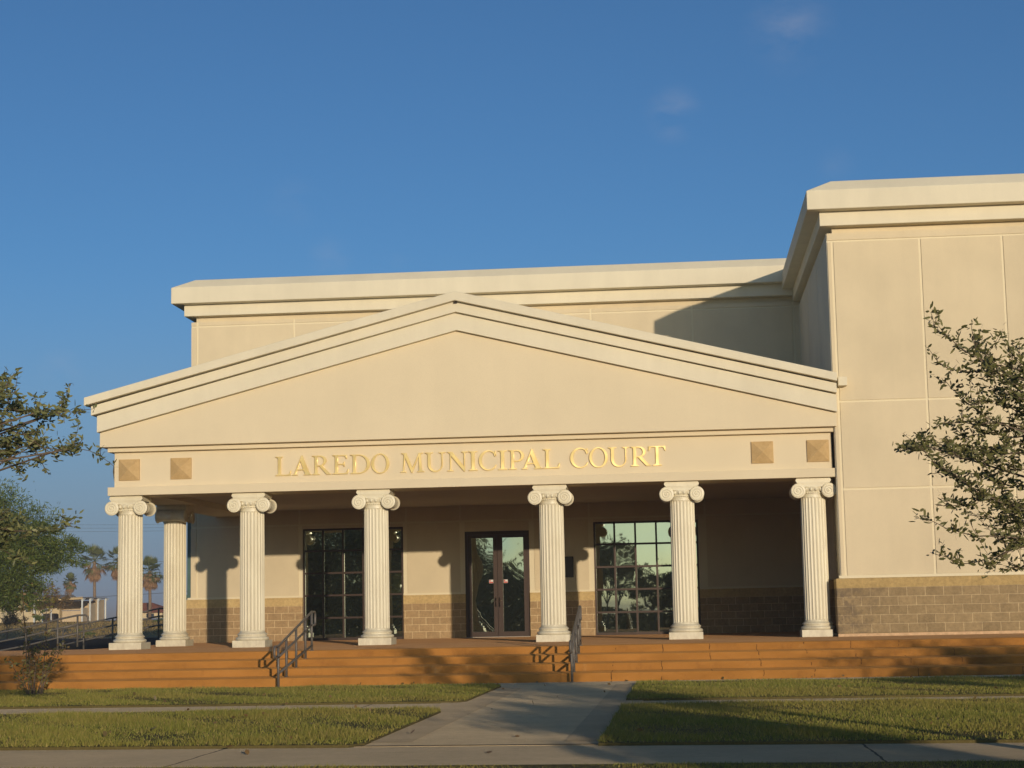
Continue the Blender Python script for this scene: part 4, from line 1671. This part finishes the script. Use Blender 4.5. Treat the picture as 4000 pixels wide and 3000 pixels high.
pole(-52.5, 120, 10.4, 'wooden utility pole hidden behind the feathery tree')
pole(-26, 120, 9.8, 'wooden utility pole behind the courthouse main block')


def wire(z0, z1, sag, y, label, r=.010):
    pts = []
    for i in range(25):
        t = i/24
        pts.append((-52.5+26.5*t, y, z0+(z1-z0)*t-sag*4*t*(1-t)))
    mb = MB()
    mb.tube(pts, r, 5)
    o = mb.build('power_line', M['cable'])
    tag(o, label, 'power line', 'power lines behind the columns')


wire(9.9, 9.5, .25, 119.6, 'topmost of the thin power lines behind the corner column')
wire(9.6, 9.2, .25, 119.8, 'second thin power line from the top behind the corner column')
wire(9.25, 8.9, .22, 120, 'third thin power line from the top behind the corner column')
wire(7.4, 5.7, .35, 120.2, 'power line crossing the palm crowns', .014)
wire(2.75, 3.65, .15, 120.4, 'lowest power line, rising to the right just above the carport', .02)

# ------------------------------------------------------------------ shrub and weeds by the steps
def shrub(base, label, seed, nst, hgt, spread, leaf_lo, leaf_hi, dens, tall=0):
    rr = random.Random(seed)
    rs = np.random.RandomState(seed)
    root = thing('shrub', label, 'shrub', base)
    mb = MB()
    pts = []
    for i in range(nst):
        a = rr.uniform(0, 6.28)
        H = hgt*rr.uniform(.55, 1.0) if i >= tall else hgt*rr.uniform(1.55, 1.9)
        s = spread*rr.uniform(.3, 1.0)*(1 if i >= tall else .45)
        b = Vector((math.cos(a)*.14*rr.random(), math.sin(a)*.14*rr.random(), -.03))
        P = [b, b+Vector((math.cos(a)*s*.35, math.sin(a)*s*.35, H*.45)), b+Vector((math.cos(a+.3)*s*.75, math.sin(a+.3)*s*.75, H*.8)), b+Vector((math.cos(a+.5)*s, math.sin(a+.5)*s, H))]
        mb.tube(P, [.011, .008, .005, .003], 5, False)
        Q = resample(P, .05)
        k0 = int(len(Q)*leaf_lo)
        for q in Q[k0:]:
            for _ in range(dens if i >= tall else max(1, dens//2)):
                if rr.random() < .75:
                    pts.append(tuple(q+Vector((rr.gauss(0, .05), rr.gauss(0, .05), rr.gauss(0, .03)))))
            if rr.random() < .3:
                e = q+Vector((rr.uniform(-.16, .16), rr.uniform(-.16, .16), rr.uniform(0, .12)))
                mb.tube([q, e], [.003, .0015], 4, False)
                for t in range(4):
                    pts.append(tuple(q.lerp(e, .4+.6*rr.random())+Vector((rr.gauss(0, .02), rr.gauss(0, .02), rr.gauss(0, .02)))))
    mb.build('stems', M['bark'], root)
    poly_object('foliage', leaves_along(np.array(pts), 0, .015, .07, .036, rs), 6, M['bush_leaf'], root, 6)
    return root


shrub((-.30, -11.2, LZ), 'sparse twiggy shrub with tall thin shoots on the lawn at far left', 61, 12, 1.05, .55, .30, 1, 3, 3)
shrub((-1.65, -10.9, LZ), 'thin dry bush at the very left edge in front of the steps', 62, 6, 1.1, .3, .5, 1, 2, 2)

# leaf litter at the foot of the steps
lit = []
for k in range(60):
    x, y = rnd.uniform(-2, 20), rnd.uniform(-9.15, -8.82)
    lit.append((x, y, ZG+.012))
for k in range(90):
    x, y = rnd.uniform(2, 16), rnd.uniform(-26, -9.6)
    lit.append((x, y, ZG+.02 if PL < x < PR else LZ+.03))
V = leaves_along(np.array(lit), 0, .004, .07, .04, np.random.RandomState(3), 0)
o = poly_object('leaf_litter', V, 6, M['dry_leaf'], None, 6)
tag(o, 'dry leaves scattered along the foot of the orange steps and over the paving', 'leaves', None, 'stuff')

# ------------------------------------------------------------------ across the street, seen only in the glass and by their shade
def street_tree(x, y, h, r, seed, label, n=5000, low=None):
    rr = random.Random(seed)
    th_ = h*.3
    cs = [((0, 0, h*.72), (r, r, h*.27), 3)]
    for i in range(5):
        a = i*1.256+rr.random()
        cs.append(((math.cos(a)*r*.6, math.sin(a)*r*.6, h*rr.uniform(.45, .72)), (r*.6, r*.6, h*.2), 1.4))
        if low:
            cs.append(((math.cos(a+.6)*r*.55, math.sin(a+.6)*r*.55, h*rr.uniform(low+.12, .36)), (r*.6, r*.6, h*.17), 1.6))
    return far_tree('street_tree', label, (x, y, ZG-.06), th_, cs, n, .20, .10, M['oak_leaf'], seed, .13, 'street trees', .1)


street_tree(9.3, -63, 4.6, 2.1, 71, 'round oak across the street mirrored in the right-hand window', 9000)
street_tree(6.4, -60, 6.6, 1.7, 72, 'taller oak across the street mirrored at the left edge of the right-hand window', 9000)
street_tree(.2, -58, 5.0, 2.6, 73, 'oak across the street mirrored in the glass doors', 20000, .08)
street_tree(-3.6, -61, 7.4, 3.2, 79, 'taller oak across the street mirrored behind the left door leaf', 20000, .08)
street_tree(-4.2, -28.4, 7.4, 3.0, 74, 'dark oak on the near verge mirrored in the left-hand window', 26000, .06)
street_tree(-8.6, -28.8, 7.0, 2.8, 78, 'second dark oak on the near verge mirrored in the left-hand window', 22000, .06)
street_tree(-12.5, -52, 9.6, 4.2, 76, 'big oak across the street mirrored at the left of the left-hand window', 26000, .06)
street_tree(-7.6, -66, 9.8, 4.2, 77, 'big oak across the street mirrored at the right of the left-hand window', 26000, .06)
street_tree(24.3, -30.4, 3.3, 2.5, 75, 'low oak on the verge right of the frame shading the end of the steps', 14000, .1)
street_tree(17.4, -41.7, 3.2, 1.5, 80, 'small oak beside the road right of the frame shading the path', 9000, .2)
hg = thing('hedge', 'long clipped dark hedge across the street, mirrored low in the windows', 'hedge', (-6, -66, ZG-.06))
rs = np.random.RandomState(99)
n = 22000
p = np.stack([rs.uniform(-26, 20, n), rs.normal(0, .45, n), rs.uniform(0, 1.35, n)], 1)
p[:, 2] *= 1+.15*np.sin(p[:, 0]*.7)
dd = rs.normal(0, 1, (n, 3))
dd /= np.linalg.norm(dd, axis=1)[:, None]
ss = np.cross(dd, rs.normal(0, 1, (n, 3)))
ss /= np.linalg.norm(ss, axis=1)[:, None]
poly_object('foliage', np.stack([p-dd*.14, p+ss*.07, p+dd*.14, p-ss*.07], 1).reshape(-1, 3), 4, M['oak_leaf'], hg, 4)
hb = MB()
for x in range(-25, 20, 3):
    hb.tube([(x, 0, -.1), (x+.1, 0, .6), (x, .05, 1.1)], [.05, .04, .02], 5)
hb.build('stems', M['bark'], hg)
mb = MB()
sg = thing('street_sign', 'plain street sign on a slim post by the road', 'sign', (18.8, -41.9, ZG-.06))
mb.tube([(0, 0, -.1), (0, 0, 2.15)], .03, 8)
mb.build('post', M['rail'], sg)
mb = MB()
mb.box(-.16, .16, -.02, -.005, 1.85, 2.2)
mb.build('plate', M['rail'], sg)

# ------------------------------------------------------------------ light
SD = Vector((.350, -1, .115)).normalized()      # towards the sun
el = math.asin(SD.z)
az = math.atan2(SD.x, SD.y)
sun = bpy.data.lights.new('sun', 'SUN')
sun.energy = 3.05
sun.angle = R(.5)
sun.color = (1.0, .83, .63)
so = bpy.data.objects.new('sun', sun)
col.objects.link(so)
so.rotation_euler = (-SD).to_track_quat('-Z', 'Y').to_euler()
so.location = SD*60

w = bpy.data.worlds.new('World')
scene.world = w
w.use_nodes = True
nt = w.node_tree
bg = nt.nodes['Background']
sky = nt.nodes.new('ShaderNodeTexSky')
sky.sky_type = 'NISHITA'
sky.sun_disc = False
sky.sun_elevation = el
sky.sun_rotation = az
sky.altitude = 100
sky.air_density = .7
sky.dust_density = 1.0
sky.ozone_density = 3.0
bg.inputs['Strength'].default_value = .125
# faint high wisps of cloud, fixed in the sky by direction
tc = nt.nodes.new('ShaderNodeTexCoord')


def wmath(op, a, b=None):
    nd = nt.nodes.new('ShaderNodeMath')
    nd.operation = op
    for i, v in enumerate((a, b)):
        if v is None:
            continue
        if hasattr(v, 'is_output'):
            nt.links.new(v, nd.inputs[i])
        else:
            nd.inputs[i].default_value = v
    return nd.outputs[0]


mask = None
wn_ = nt.nodes.new('ShaderNodeTexNoise')
wn_.inputs['Scale'].default_value = 22
wn_.inputs['Detail'].default_value = 6
wn_.inputs['Roughness'].default_value = .6
wmp = nt.nodes.new('ShaderNodeMapping')
wmp.inputs['Rotation'].default_value = (0, .6, 0)
wmp.inputs['Scale'].default_value = (1, 1, 2.2)
nt.links.new(tc.outputs['Generated'], wmp.inputs['Vector'])
nt.links.new(wmp.outputs['Vector'], wn_.inputs['Vector'])
for (u, v, rad, k) in ((2630, 440, .020, .9), (3080, 110, .030, .8), (235, 1450, .016, .7), (1290, 1010, .016, .5), (1540, 1030, .012, .4), (3270, 650, .014, .35), (1150, 800, .02, .25)):
    d = (_f + _r2*((u-2000)/F_PX) + _u2*((1500-v)/F_PX)).normalized()
    vd = nt.nodes.new('ShaderNodeVectorMath')
    vd.operation = 'DISTANCE'
    nt.links.new(tc.outputs['Generated'], vd.inputs[0])
    vd.inputs[1].default_value = d
    m = nt.nodes.new('ShaderNodeMapRange')
    m.interpolation_type = 'SMOOTHSTEP'
    m.inputs['From Min'].default_value = rad
    m.inputs['From Max'].default_value = 0
    m.inputs['To Max'].default_value = k
    nt.links.new(vd.outputs['Value'], m.inputs['Value'])
    mask = m.outputs[0] if mask is None else wmath('ADD', mask, m.outputs[0])
wr_ = nt.nodes.new('ShaderNodeMapRange')
wr_.inputs['From Min'].default_value = .42
wr_.inputs['From Max'].default_value = .80
wr_.inputs['To Max'].default_value = .42
nt.links.new(wn_.outputs['Fac'], wr_.inputs['Value'])
mask = wmath('MULTIPLY', mask, wr_.outputs[0])
tint = nt.nodes.new('ShaderNodeMix')
tint.data_type = 'RGBA'
tint.blend_type = 'MULTIPLY'
tint.inputs[0].default_value = 1
tint.inputs[7].default_value = (.80, .95, 1.0, 1)
nt.links.new(sky.outputs[0], tint.inputs[6])
cl_ = nt.nodes.new('ShaderNodeMix')
cl_.data_type = 'RGBA'
nt.links.new(mask, cl_.inputs[0])
sepd = nt.nodes.new('ShaderNodeSeparateXYZ')
nt.links.new(tc.outputs['Generated'], sepd.inputs[0])
hzr = nt.nodes.new('ShaderNodeMapRange')
hzr.interpolation_type = 'SMOOTHSTEP'
hzr.inputs['From Min'].default_value = .21
hzr.inputs['From Max'].default_value = -.02
hzr.inputs['To Max'].default_value = .95
nt.links.new(sepd.outputs['Z'], hzr.inputs['Value'])
east = nt.nodes.new('ShaderNodeMapRange')
east.inputs['From Min'].default_value = .0
east.inputs['From Max'].default_value = .6
nt.links.new(sepd.outputs['Y'], east.inputs['Value'])
hz_ = nt.nodes.new('ShaderNodeMix')
hz_.data_type = 'RGBA'
nt.links.new(wmath('MULTIPLY', hzr.outputs[0], east.outputs[0]), hz_.inputs[0])
nt.links.new(tint.outputs[2], hz_.inputs[6])
hz_.inputs[7].default_value = (1.60, 2.12, 3.0, 1)
nt.links.new(hz_.outputs[2], cl_.inputs[6])
cl_.inputs[7].default_value = (3.2, 3.3, 3.9, 1)
nt.links.new(cl_.outputs[2], bg.inputs[0])

scene.render.engine = 'CYCLES'
scene.cycles.use_denoising = True
scene.cycles.max_bounces = 8
scene.cycles.diffuse_bounces = 4
scene.cycles.glossy_bounces = 4
scene.cycles.transparent_max_bounces = 8
scene.cycles.sample_clamp_indirect = 6
scene.view_settings.view_transform = 'Standard'
scene.view_settings.look = 'None'
scene.view_settings.exposure = 0
scene.view_settings.gamma = 1

# ------------------------------------------------------------------ evening air
hv = MB()
hv.box(-2900, 2900, -2400, 3400, -2.2, 12.6)
hm = bpy.data.materials.new('haze_air')
hm.use_nodes = True
ht = hm.node_tree
for nd in list(ht.nodes):
    if nd.type != 'OUTPUT_MATERIAL':
        ht.nodes.remove(nd)
pv = ht.nodes.new('ShaderNodeVolumePrincipled')
pv.inputs['Color'].default_value = (.86, .84, .84, 1)
pv.inputs['Density'].default_value = .0008
pv.inputs['Anisotropy'].default_value = .1
ht.links.new(pv.outputs[0], ht.nodes['Material Output'].inputs['Volume'])
hz_o = hv.build('haze', hm)
tag(hz_o, 'thin warm evening haze over the whole site', 'haze', None, 'stuff')
